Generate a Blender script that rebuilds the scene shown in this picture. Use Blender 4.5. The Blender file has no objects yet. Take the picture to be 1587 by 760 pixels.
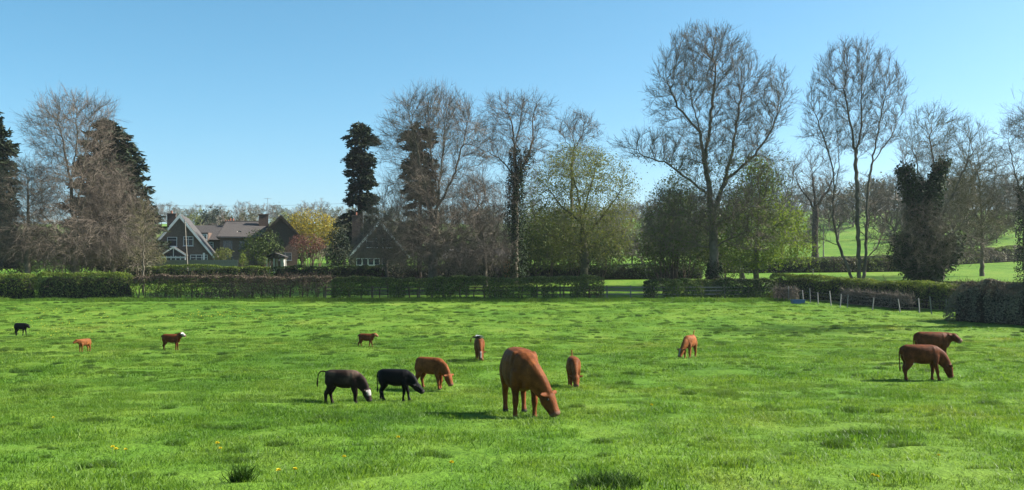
import bpy, math, random, sys
import numpy as np
from mathutils import Vector, Matrix

random.seed(7)
RNG = np.random.default_rng(11)
SC = bpy.context.scene
COL = SC.collection
R = math.radians

# ------------------------------------------------------------------ camera
F_PX, CX, CY = 1524.0, 793.5, 380.0      # photograph: 1587 x 760
CAM_Z, PITCH = 4.0, math.atan(45 / 1524)
cam_data = bpy.data.cameras.new('camera')
cam_data.sensor_width = 36.0
cam_data.lens = 36.0 * F_PX / 1587
cam_data.clip_end = 6000
cam = bpy.data.objects.new('camera', cam_data)
COL.objects.link(cam)
cam.location = (0, 0, CAM_Z)
cam.rotation_euler = (R(90) + PITCH, 0, 0)
SC.camera = cam

# ------------------------------------------------------------------ sky and sun
SUN_EL, SUN_AZ = R(36), R(10)             # azimuth from +X (right) towards +Y (away)
world = bpy.data.worlds.new('World')
SC.world = world
world.use_nodes = True
wn = world.node_tree.nodes
sky = wn.new('ShaderNodeTexSky')
sky.sky_type = 'NISHITA'
sky.sun_disc = False
sky.sun_elevation = SUN_EL
sky.sun_rotation = R(90) - SUN_AZ
sky.air_density = 0.75
sky.dust_density = 1.2
sky.ozone_density = 3.2
wn['Background'].inputs['Strength'].default_value = 0.074
hsv = wn.new('ShaderNodeHueSaturation')
hsv.inputs['Hue'].default_value = 0.475
hsv.inputs['Saturation'].default_value = 1.18
world.node_tree.links.new(sky.outputs[0], hsv.inputs['Color'])
world.node_tree.links.new(hsv.outputs[0], wn['Background'].inputs['Color'])

sun_data = bpy.data.lights.new('sun', 'SUN')
sun_data.energy = 5.0
sun_data.angle = R(0.53)
sun_data.color = (1.0, 0.95, 0.86)
sun = bpy.data.objects.new('sun', sun_data)
COL.objects.link(sun)
sd = Vector((math.cos(SUN_EL) * math.cos(SUN_AZ), math.cos(SUN_EL) * math.sin(SUN_AZ), math.sin(SUN_EL)))
sun.rotation_euler = sd.to_track_quat('Z', 'Y').to_euler()
sun.location = (60, 20, 60)

vs = SC.view_settings
vs.view_transform = 'Standard'
vs.look = 'None'
vs.exposure = 1.45
vs.gamma = 1.0
vs.use_curve_mapping = False
SC.cycles.max_bounces = 6
SC.cycles.diffuse_bounces = 3
SC.cycles.transmission_bounces = 3
SC.cycles.transparent_max_bounces = 4
SC.cycles.caustics_reflective = False
SC.cycles.caustics_refractive = False

# ------------------------------------------------------------------ small helpers
CP, SP = math.cos(PITCH), math.sin(PITCH)


def P(px, py, d):
    """World point seen at photograph pixel (px, py) at forward distance d."""
    u, v = (np.asarray(px, float) - CX) / F_PX, (CY - np.asarray(py, float)) / F_PX
    fy, fz = CP - v * SP, SP + v * CP
    t = d / fy
    return np.stack(np.broadcast_arrays(u * t, np.asarray(d, float), CAM_Z + fz * t), -1)


def h3(ix, iy, iz, seed):
    n = (ix * 374761393 + iy * 668265263 + iz * 2147483647 + seed * 974711) & 0xffffffff
    n = ((n ^ (n >> 13)) * 1274126177) & 0xffffffff
    n = ((n ^ (n >> 16)) * 2246822519) & 0xffffffff
    return ((n >> 8) & 0xffff) / 65535.0


def vnoise(p, seed=0):
    p = np.asarray(p, float)
    i = np.floor(p).astype(np.int64)
    f = p - i
    f = f * f * (3 - 2 * f)
    out = 0
    for a in (0, 1):
        for b in (0, 1):
            for c in (0, 1):
                w = (f[..., 0] if a else 1 - f[..., 0]) * (f[..., 1] if b else 1 - f[..., 1]) * (f[..., 2] if c else 1 - f[..., 2])
                out = out + w * h3(i[..., 0] + a, i[..., 1] + b, i[..., 2] + c, seed)
    return out


def nrm(v):
    return v / np.maximum(np.linalg.norm(v, axis=-1, keepdims=True), 1e-9)


def sstep(a, b, x):
    t = np.clip((x - a) / (b - a), 0, 1)
    return t * t * (3 - 2 * t)


def mesh_np(name, V, quads=None, tris=None, smooth=False):
    V = np.asarray(V, np.float32).reshape(-1, 3)
    me = bpy.data.meshes.new(name)
    idx, start, tot = [], [], []
    n = 0
    for Fa, k in ((quads, 4), (tris, 3)):
        if Fa is None or len(Fa) == 0:
            continue
        Fa = np.asarray(Fa, np.int32).reshape(-1, k)
        idx.append(Fa.ravel())
        start.append(n + np.arange(len(Fa), dtype=np.int32) * k)
        tot.append(np.full(len(Fa), k, np.int32))
        n += Fa.size
    idx, start, tot = np.concatenate(idx), np.concatenate(start), np.concatenate(tot)
    me.vertices.add(len(V))
    me.vertices.foreach_set('co', V.ravel())
    me.loops.add(len(idx))
    me.loops.foreach_set('vertex_index', idx)
    me.polygons.add(len(start))
    me.polygons.foreach_set('loop_start', start)
    me.polygons.foreach_set('loop_total', tot)
    if smooth:
        me.polygons.foreach_set('use_smooth', np.ones(len(start), bool))
    me.update(calc_edges=True)
    return me


def link(name, me, mat=None, parent=None, loc=None):
    o = bpy.data.objects.new(name, me)
    COL.objects.link(o)
    if mat is not None and me is not None and not me.materials:
        me.materials.append(mat)
    if parent is not None:
        o.parent = parent
    if loc is not None:
        o.location = loc
    return o


def tag(o, label=None, cat=None, group=None, kind=None):
    if label: o['label'] = label
    if cat: o['category'] = cat
    if group: o['group'] = group
    if kind: o['kind'] = kind
    return o


def thing(name, label, cat, loc=(0, 0, 0), rz=0.0, group=None):
    o = bpy.data.objects.new(name, None)
    COL.objects.link(o)
    o.empty_display_size = 0.3
    o.location = loc
    o.rotation_euler = (0, 0, rz)
    return tag(o, label, cat, group)


# ---- geometry batches (vectorised)
def frusta(A, B, ra, rb, k):
    """k-sided frusta for edges A->B."""
    n = len(A)
    d = nrm(B - A)
    ref = np.where(np.abs(d[:, 2:3]) > 0.9, np.array([[1., 0, 0]]), np.array([[0, 0, 1.]]))
    u = nrm(np.cross(d, ref))
    v = np.cross(d, u)
    a = np.arange(k) * 2 * math.pi / k
    c, s = np.cos(a)[None, :, None], np.sin(a)[None, :, None]
    ring = u[:, None] * c + v[:, None] * s
    ra, rb = np.broadcast_to(ra, n)[:, None, None], np.broadcast_to(rb, n)[:, None, None]
    V = np.concatenate([A[:, None] + ring * ra, B[:, None] + ring * rb], 1).reshape(-1, 3)
    j = np.arange(k)
    q = np.stack([j, (j + 1) % k, (j + 1) % k + k, j + k], -1)
    Q = (q[None] + (np.arange(n) * 2 * k)[:, None, None]).reshape(-1, 4)
    return V, Q


def ribbons(A, B, wa, wb):
    n = len(A)
    s = nrm(np.cross(B - A, RNG.normal(size=(n, 3))))
    wa, wb = np.broadcast_to(wa, n)[:, None], np.broadcast_to(wb, n)[:, None]
    V = np.stack([A - s * wa, A + s * wa, B + s * wb, B - s * wb], 1).reshape(-1, 3)
    return V, np.arange(n * 4).reshape(-1, 4)


def leaves(C, N, size, aspect=1.5, jit=0.7):
    """kite shaped leaf quads centred on C with normals around N."""
    n = len(C)
    N = nrm(nrm(N) + RNG.normal(size=(n, 3)) * jit)
    u = nrm(np.cross(N, RNG.normal(size=(n, 3))))
    v = np.cross(N, u)
    s = (np.broadcast_to(size, n) * RNG.uniform(.6, 1.25, n))[:, None]
    u, v = u * s * .5 * aspect, v * s * .5
    V = np.stack([C - u, C + v * .9 - u * .1 + N * s * .08, C + u, C - v * .9 - u * .1 + N * s * .08], 1).reshape(-1, 3)
    return V, np.arange(n * 4).reshape(-1, 4)


class Batch:
    def __init__(s):
        s.V, s.Q, s.n = [], [], 0

    def add(s, VQ):
        V, Q = VQ
        if len(V) == 0: return s
        s.V.append(V); s.Q.append(Q + s.n); s.n += len(V)
        return s

    def build(s, name, mat, parent=None, off=None, smooth=False):
        if not s.V: return None
        V = np.concatenate(s.V)
        if off is not None: V = V - np.asarray(off)
        o = link(name, mesh_np(name, V, np.concatenate(s.Q), smooth=smooth), mat, parent)
        if name in ('stems', 'foliage', 'crown', 'ivy', 'branches', 'clipped_top'): o['kind'] = 'stuff'
        return o


# ------------------------------------------------------------------ materials
def nt_mat(name):
    m = bpy.data.materials.new(name)
    m.use_nodes = True
    t = m.node_tree
    t.nodes.clear()
    out = t.nodes.new('ShaderNodeOutputMaterial')
    return m, t, out


def ramp(t, fac, stops):
    r = t.nodes.new('ShaderNodeValToRGB')
    e = r.color_ramp.elements
    while len(e) < len(stops): e.new(0.5)
    for el, (p, c) in zip(e, stops):
        el.position = p
        el.color = (*c, 1)
    t.links.new(fac, r.inputs[0])
    return r.outputs[0]


def noise(t, scale, detail=3, coord='Object', rough=0.55, stretch=None):
    n = t.nodes.new('ShaderNodeTexNoise')
    n.inputs['Scale'].default_value = scale
    n.inputs['Detail'].default_value = detail
    n.inputs['Roughness'].default_value = rough
    if coord == 'World':
        g = t.nodes.new('ShaderNodeNewGeometry').outputs['Position']
    else:
        g = t.nodes.new('ShaderNodeTexCoord').outputs[coord]
    if stretch:
        mp = t.nodes.new('ShaderNodeMapping')
        mp.inputs['Scale'].default_value = stretch
        t.links.new(g, mp.inputs[0])
        g = mp.outputs[0]
    t.links.new(g, n.inputs['Vector'])
    return n.outputs['Fac']


def math_n(t, op, a, b):
    n = t.nodes.new('ShaderNodeMath')
    n.operation = op
    for i, x in enumerate((a, b)):
        if isinstance(x, (int, float)): n.inputs[i].default_value = x
        else: t.links.new(x, n.inputs[i])
    return n.outputs[0]


def mixc(t, fac, a, b, mode='MIX'):
    n = t.nodes.new('ShaderNodeMix')
    n.data_type = 'RGBA'
    n.blend_type = mode
    if isinstance(fac, (int, float)): n.inputs[0].default_value = fac
    else: t.links.new(fac, n.inputs[0])
    for i, x in ((6, a), (7, b)):
        if isinstance(x, tuple): n.inputs[i].default_value = (*x, 1)
        else: t.links.new(x, n.inputs[i])
    return n.outputs[2]


def dim(c, k): return tuple(x * k for x in c)


def surf_mat(name, c1, c2, scale=3.0, rough=0.8, bump=0.0, bscale=None, spec=0.3, stretch=None, c3=None, k=.85):
    """opaque surface: two or three colours over noise, optional bump."""
    c1, c2, c3 = dim(c1, k), dim(c2, k), (dim(c3, k) if c3 else None)
    m, t, out = nt_mat(name)
    b = t.nodes.new('ShaderNodeBsdfPrincipled')
    fac = noise(t, scale, 5, stretch=stretch)
    st = [(0.32, c1), (0.68, c2)] if c3 is None else [(0.3, c1), (0.5, c2), (0.7, c3)]
    t.links.new(ramp(t, fac, st), b.inputs['Base Color'])
    b.inputs['Roughness'].default_value = rough
    b.inputs['Specular IOR Level'].default_value = spec
    if bump:
        bn = t.nodes.new('ShaderNodeBump')
        bn.inputs['Strength'].default_value = bump
        bn.inputs['Distance'].default_value = 0.05
        t.links.new(noise(t, bscale or scale * 4, 4, stretch=stretch), bn.inputs['Height'])
        t.links.new(bn.outputs[0], b.inputs['Normal'])
    t.links.new(b.outputs[0], out.inputs[0])
    return m


def leaf_mat(name, dark, mid, light, trans=0.35, scale=0.6, rough=0.6, tint=(1.15, 1.1, .6)):
    """leaf: per-leaf random plus clump noise; some light passes through."""
    dark, mid, light = dim(dark, .85), dim(mid, .85), dim(light, .85)
    m, t, out = nt_mat(name)
    g = t.nodes.new('ShaderNodeNewGeometry')
    fac = math_n(t, 'ADD', math_n(t, 'MULTIPLY', g.outputs['Random Per Island'], 0.45),
                 math_n(t, 'MULTIPLY', noise(t, scale, 3, 'World'), 0.6))
    col = ramp(t, fac, [(0.22, dark), (0.5, mid), (0.82, light)])
    p = t.nodes.new('ShaderNodeBsdfPrincipled')
    t.links.new(col, p.inputs['Base Color'])
    p.inputs['Roughness'].default_value = rough
    p.inputs['Specular IOR Level'].default_value = 0.12
    tr = t.nodes.new('ShaderNodeBsdfTranslucent')
    t.links.new(mixc(t, 1.0, col, tint, 'MULTIPLY'), tr.inputs['Color'])
    mx = t.nodes.new('ShaderNodeMixShader')
    mx.inputs[0].default_value = trans
    t.links.new(p.outputs[0], mx.inputs[1])
    t.links.new(tr.outputs[0], mx.inputs[2])
    t.links.new(mx.outputs[0], out.inputs[0])
    return m


def bark_mat(name, c1, c2):
    return surf_mat(name, c1, c2, 1.3, 0.9, 0.5, 9.0, 0.15)


M = {}
M['bark_grey'] = bark_mat('bark_grey', (.085, .072, .055), (.19, .165, .125))
M['bark_brown'] = bark_mat('bark_brown', (.065, .047, .034), (.15, .112, .08))
M['bark_green'] = bark_mat('bark_green', (.06, .06, .034), (.15, .14, .085))
M['bark_dark'] = bark_mat('bark_dark', (.03, .025, .02), (.075, .06, .045))
M['twig_grey'] = surf_mat('twig_grey', (.095, .078, .060), (.205, .168, .130), .5, .85, spec=.15)
M['twig_brown'] = surf_mat('twig_brown', (.10, .080, .064), (.22, .178, .140), .5, .85, spec=.15)
M['twig_olive'] = surf_mat('twig_olive', (.095, .085, .045), (.19, .165, .09), .5, .85, spec=.15)
M['twig_far'] = surf_mat('twig_far', (.12, .105, .088), (.22, .19, .16), .2, .9, spec=.1)
M['leaf_ivy'] = leaf_mat('leaf_ivy', (.008, .017, .007), (.018, .037, .012), (.045, .075, .022), .12, 1.2, .7)
M['leaf_conifer'] = leaf_mat('leaf_conifer', (.010, .019, .010), (.022, .036, .018), (.055, .068, .032), .08, .9, .6)
M['leaf_conifer_rust'] = leaf_mat('leaf_conifer_rust', (.014, .016, .010), (.033, .032, .018), (.07, .06, .032), .08, .9, .7)
M['leaf_spring'] = leaf_mat('leaf_spring', (.085, .14, .02), (.15, .225, .035), (.25, .33, .06), .45, .5)
M['leaf_willow'] = leaf_mat('leaf_willow', (.085, .11, .03), (.145, .175, .05), (.24, .26, .08), .45, .5)
M['leaf_dark'] = leaf_mat('leaf_dark', (.018, .034, .010), (.036, .062, .018), (.075, .11, .03), .22, .8)
M['leaf_mid'] = leaf_mat('leaf_mid', (.05, .075, .024), (.09, .13, .038), (.16, .20, .055), .3, .7)
M['leaf_hedge'] = leaf_mat('leaf_hedge', (.065, .10, .02), (.125, .18, .032), (.22, .28, .05), .38, .8)
M['leaf_hedge_dark'] = leaf_mat('leaf_hedge_dark', (.05, .078, .02), (.095, .14, .034), (.18, .23, .05), .3, .8)  # darker copy of the hedge green; shade on the hedge faces painted in
M['leaf_hedge_pink'] = leaf_mat('leaf_hedge_pink', (.07, .05, .035), (.145, .105, .075), (.22, .175, .12), .2, .8, tint=(1, .9, .8))
M['leaf_bramble'] = leaf_mat('leaf_bramble', (.08, .07, .055), (.16, .14, .11), (.27, .24, .19), .2, 1.2, tint=(1, .9, .8))
M['leaf_brownbush'] = leaf_mat('leaf_brownbush', (.085, .078, .054), (.165, .15, .10), (.27, .25, .16), .2, .6, tint=(1, .9, .8))
M['leaf_yellow'] = leaf_mat('leaf_yellow', (.19, .155, .02), (.31, .25, .04), (.42, .35, .07), .4, .5)
M['leaf_red'] = leaf_mat('leaf_red', (.09, .035, .03), (.17, .07, .055), (.25, .12, .09), .3, .8, tint=(1, .8, .7))
M['leaf_far'] = leaf_mat('leaf_far', (.065, .07, .045), (.11, .11, .065), (.18, .17, .10), .2, .3)
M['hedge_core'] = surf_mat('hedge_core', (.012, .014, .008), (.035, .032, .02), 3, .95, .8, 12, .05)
M['white_paint'] = surf_mat('white_paint', (.72, .73, .74), (.84, .84, .83), 2, .5, k=1.0)
M['brick_brown'] = surf_mat('brick_brown', (.15, .115, .092), (.24, .185, .145), 6, .9, .4, 30)
M['brick_dark'] = surf_mat('brick_dark', (.10, .07, .055), (.17, .115, .085), 6, .9, .4, 30)
M['brick_red'] = surf_mat('brick_red', (.26, .10, .06), (.36, .16, .10), 6, .9, .4, 30)
M['wood_fence'] = surf_mat('wood_fence', (.17, .165, .16), (.29, .28, .27), 4, .85, .3, 20, stretch=(6, 6, .6))
M['wood_post'] = surf_mat('wood_post', (.17, .15, .12), (.32, .29, .25), 5, .85, .4, 20, stretch=(6, 6, .6))
M['wood_red'] = surf_mat('wood_red', (.30, .10, .04), (.42, .16, .06), 4, .8, .3, 20, stretch=(6, 6, .6))
M['metal_grey'] = surf_mat('metal_grey', (.22, .23, .24), (.34, .35, .36), 5, .45)
M['wire'] = surf_mat('wire', (.10, .10, .10), (.16, .16, .16), 5, .6)
M['blue_plastic'] = surf_mat('blue_plastic', (.05, .12, .28), (.08, .18, .36), 2, .45)
M['white_stone'] = surf_mat('white_stone', (.42, .40, .36), (.58, .55, .50), 6, .8, .3, 20)


def glass_mat():
    m, t, out = nt_mat('window_glass')
    b = t.nodes.new('ShaderNodeBsdfPrincipled')
    b.inputs['Base Color'].default_value = (.03, .04, .055, 1)
    b.inputs['Roughness'].default_value = .08
    b.inputs['Specular IOR Level'].default_value = .8
    bn = t.nodes.new('ShaderNodeBump')
    bn.inputs['Strength'].default_value = .03
    t.links.new(noise(t, 1.5, 2), bn.inputs['Height'])
    t.links.new(bn.outputs[0], b.inputs['Normal'])
    t.links.new(b.outputs[0], out.inputs[0])
    return m


M['glass'] = glass_mat()


def tile_mat(name, c1, c2, c3):
    """plain roof tiles: courses and staggered joints as fine relief."""
    m, t, out = nt_mat(name)
    b = t.nodes.new('ShaderNodeBsdfPrincipled')
    uv = t.nodes.new('ShaderNodeTexCoord').outputs['UV']
    br = t.nodes.new('ShaderNodeTexBrick')
    c1, c2, c3 = dim(c1, .7), dim(c2, .7), dim(c3, .7)
    br.inputs['Scale'].default_value = 1.0
    br.inputs['Brick Width'].default_value = .30
    br.inputs['Row Height'].default_value = .27
    br.inputs['Mortar Size'].default_value = .02
    br.inputs['Color1'].default_value = (*c1, 1)
    br.inputs['Color2'].default_value = (*c2, 1)
    br.inputs['Mortar'].default_value = (*(x * .55 for x in c1), 1)
    t.links.new(uv, br.inputs['Vector'])
    col = mixc(t, math_n(t, 'MULTIPLY', noise(t, .9, 5), .8), br.outputs['Color'], c3)
    t.links.new(col, b.inputs['Base Color'])
    b.inputs['Roughness'].default_value = .8
    bn = t.nodes.new('ShaderNodeBump')
    bn.inputs['Strength'].default_value = .8
    bn.inputs['Distance'].default_value = .04
    t.links.new(math_n(t, 'SUBTRACT', 1.0, br.outputs['Fac']), bn.inputs['Height'])
    t.links.new(bn.outputs[0], b.inputs['Normal'])
    t.links.new(b.outputs[0], out.inputs[0])
    return m


M['tile_brown'] = tile_mat('tile_brown', (.085, .068, .06), (.115, .09, .078), (.075, .072, .066))
M['tile_dark'] = tile_mat('tile_dark', (.075, .06, .055), (.10, .08, .07), (.08, .08, .07))


def grass_colour(t):
    """shared by the turf sheet and the grass blades: patches of lush and yellowed growth."""
    big = noise(t, .055, 4, 'World')
    mid = noise(t, .45, 4, 'World', .6, (1, .55, 1))
    f = math_n(t, 'ADD', math_n(t, 'MULTIPLY', big, .5), math_n(t, 'MULTIPLY', mid, .6))
    return ramp(t, f, [(.34, (.050, .124, .013)), (.50, (.088, .182, .018)), (.64, (.132, .220, .027)), (.78, (.190, .226, .048))])


def ground_mat():
    m, t, out = nt_mat('pasture_turf')
    b = t.nodes.new('ShaderNodeBsdfPrincipled')
    col = grass_colour(t)
    lump = ramp(t, noise(t, 2.2, 5, 'World', .65, (1, .5, 1)), [(.30, (.42, .50, .38)), (.46, (1, 1, 1))])
    col = mixc(t, 1.0, col, lump, 'MULTIPLY')
    fine = ramp(t, noise(t, 14, 3, 'World', .7), [(.25, (.72, .74, .6)), (.7, (1.12, 1.1, 1.05))])
    col = mixc(t, 1.0, col, fine, 'MULTIPLY')
    t.links.new(col, b.inputs['Base Color'])
    b.inputs['Roughness'].default_value = .9
    b.inputs['Specular IOR Level'].default_value = .1
    bn = t.nodes.new('ShaderNodeBump')
    bn.inputs['Strength'].default_value = .9
    bn.inputs['Distance'].default_value = .12
    t.links.new(noise(t, 5, 5, 'World', .7), bn.inputs['Height'])
    t.links.new(bn.outputs[0], b.inputs['Normal'])
    t.links.new(b.outputs[0], out.inputs[0])
    return m


def blade_mat():
    m, t, out = nt_mat('grass_blade')
    col = grass_colour(t)
    g = t.nodes.new('ShaderNodeNewGeometry')
    var = ramp(t, g.outputs['Random Per Island'], [(0, (.45, .58, .5)), (.45, (.95, .97, .95)), (.85, (1.25, 1.2, 1.2)), (1, (1.9, 1.6, 1.9))])
    col = mixc(t, 1.0, col, var, 'MULTIPLY')
    at = t.nodes.new('ShaderNodeAttribute')
    at.attribute_type = 'INSTANCER'
    at.attribute_name = 'lush'
    col = mixc(t, at.outputs['Fac'], col, (.022, .060, .007))  # darker for lush growth; on the tussocks it also paints in shade
    p = t.nodes.new('ShaderNodeBsdfPrincipled')
    t.links.new(col, p.inputs['Base Color'])
    p.inputs['Roughness'].default_value = .5
    p.inputs['Specular IOR Level'].default_value = .25
    tr = t.nodes.new('ShaderNodeBsdfTranslucent')
    t.links.new(mixc(t, 1.0, col, (1.2, 1.15, .6), 'MULTIPLY'), tr.inputs['Color'])
    mx = t.nodes.new('ShaderNodeMixShader')
    mx.inputs[0].default_value = .5
    t.links.new(p.outputs[0], mx.inputs[1])
    t.links.new(tr.outputs[0], mx.inputs[2])
    t.links.new(mx.outputs[0], out.inputs[0])
    return m


M['ground'] = ground_mat()
M['blade'] = blade_mat()

# ------------------------------------------------------------------ terrain
_ky = np.array([-200, -50, 0, 6, 12, 18, 27, 36, 45, 60, 70, 80, 95, 110, 130, 150, 200, 300, 450, 700, 900, 1600, 4000], float)
_kz = np.array([6, 3.0, 2.35, 1.85, 1.36, 1.2, .75, .55, .4, .15, .5, .95, 1.5, 2.4, 3.9, 4.8, 7, 12, 22, 40, 44, 30, 30], float)
_gy = np.arange(-200, 4000.5, 1.0)
_gz = np.interp(_gy, _ky, _kz)
_k = np.exp(-np.linspace(-2, 2, 13) ** 2)
_gz = np.convolve(np.pad(_gz, 6, mode='edge'), _k / _k.sum(), 'valid')


def terr(x, y, fine=True):
    x, y = np.broadcast_arrays(np.asarray(x, float), np.asarray(y, float))
    z = np.interp(y, _gy, _gz)
    z = z + 9.5 * sstep(25, 165, x) * sstep(125, 300, y)
    if fine:
        p = np.stack([x, y, np.zeros_like(x)], -1)
        fade = 1 - sstep(90, 130, y)
        z = z + (vnoise(p / np.array([9, 6, 1]), 3) - .5) * .09 * fade
        z = z + (vnoise(p / np.array([2.6, 1.5, 1]), 5) - .5) * .10 * fade
        z = z + np.maximum(vnoise(p / np.array([.8, .5, 1]), 9) - .62, 0) * .22 * fade
    return z


def ground_hit(px, py):
    """distance along the ray through (px, py) at which it meets the field."""
    d = np.arange(5, 400, .05)
    w = P(px, py, d)
    below = w[:, 2] <= terr(w[:, 0], w[:, 1], False)
    i = int(np.argmax(below))
    return w[i]


def build_ground():
    ys = np.concatenate([np.arange(-60, 4, 4), np.arange(4, 40, .24), np.arange(40, 70, .42), np.arange(70, 110, .5), np.geomspace(110, 2000, 50)])
    xs = np.concatenate([-np.geomspace(2500, 62, 26), np.arange(-60, -24, .8), np.arange(-24, 24, .42), np.arange(24, 60.1, .8), np.geomspace(62, 2500, 26)])
    X, Y = np.meshgrid(xs, ys)
    Z = terr(X, Y)
    V = np.stack([X, Y, Z], -1).reshape(-1, 3)
    nx, ny = len(xs), len(ys)
    i = (np.arange(ny - 1)[:, None] * nx + np.arange(nx - 1)[None]).ravel()
    Q = np.stack([i, i + 1, i + 1 + nx, i + nx], -1)
    g = link('ground', mesh_np('ground', V, Q, smooth=True), M['ground'])
    tag(g, 'green pasture rising gently to wooded slopes', kind='structure')


build_ground()

# ------------------------------------------------------------------ trees
def limb_pts(limb, d, step):
    """polyline in photograph pixels (px, py, depth offset) -> evenly spaced world points."""
    pts = np.array([P(q[0], q[1], d + (q[2] if len(q) > 2 else 0.0)) for q in limb])
    out = [pts[0]]
    for a, b in zip(pts[:-1], pts[1:]):
        L = np.linalg.norm(b - a)
        n = max(1, int(round(L / step)))
        for i in range(1, n + 1):
            p = a + (b - a) * i / n
            out.append(p + RNG.normal(size=3) * step * .10)
    return np.array(out)


def colonise(nodes, parent, att, step, infl, kill, trop, iters=220):
    nodes = [np.asarray(n, float) for n in nodes]
    parent = list(parent)
    kids = [0] * len(nodes)
    fdir = [np.array([0, 0, 1.]) if p < 0 else nrm(nodes[i] - nodes[p]) for i, p in enumerate(parent)]
    for p in parent:
        if p >= 0: kids[p] += 1
    N = np.array(nodes)
    near = np.zeros(len(att), int)
    dist = np.full(len(att), 1e9)

    def upd(i0, newN):
        nonlocal near, dist
        for c in range(0, len(newN), 400):
            blk = newN[c:c + 400]
            D = np.linalg.norm(att[:, None] - blk[None], axis=2)
            j = D.argmin(1)
            dd = D[np.arange(len(att)), j]
            m = dd < dist
            dist[m] = dd[m]
            near[m] = i0 + c + j[m]
    upd(0, N)
    for it in range(iters):
        act = dist < infl
        if not act.any(): break
        idx = near[act]
        dv = nrm(att[act] - N[idx])
        one = np.zeros((len(N), 3))
        perm = RNG.permutation(len(idx))
        one[idx[perm]] = dv[perm]               # one attractor chosen per node, so opposed pulls never stall
        src = np.unique(idx)
        src = np.array([s for s in src if kids[s] < 4])
        if len(src) == 0: break
        FD = np.array([fdir[s] for s in src])
        dirn = nrm(one[src] + .8 * FD + trop + RNG.normal(size=(len(src), 3)) * .08)
        new = N[src] + dirn * step
        i0 = len(N)
        N = np.concatenate([N, new])
        parent.extend(src.tolist())
        kids.extend([0] * len(src))
        fdir.extend(list(dirn))
        for s in src: kids[s] += 1
        upd(i0, new)
        keep = dist > kill
        att, near, dist = att[keep], near[keep], dist[keep]
        if len(att) == 0: break
    return N, np.array(parent)


def ell_pts(crowns, d, fill=1.0):
    A = []
    for c in crowns:
        cx, cy, rx, ry, n = c[:5]
        n = int(n * fill)
        dz = c[5] if len(c) > 5 else 0.0
        yr = c[6] if len(c) > 6 else .9
        u = nrm(RNG.normal(size=(n, 3))) * (RNG.uniform(0, 1, (n, 1)) ** (1 / 2.6))
        s = d / F_PX
        c0 = P(cx, cy, d + dz)
        A.append(c0 + u * np.array([rx * s, rx * s * yr, ry * s]))
    return np.concatenate(A)


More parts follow.
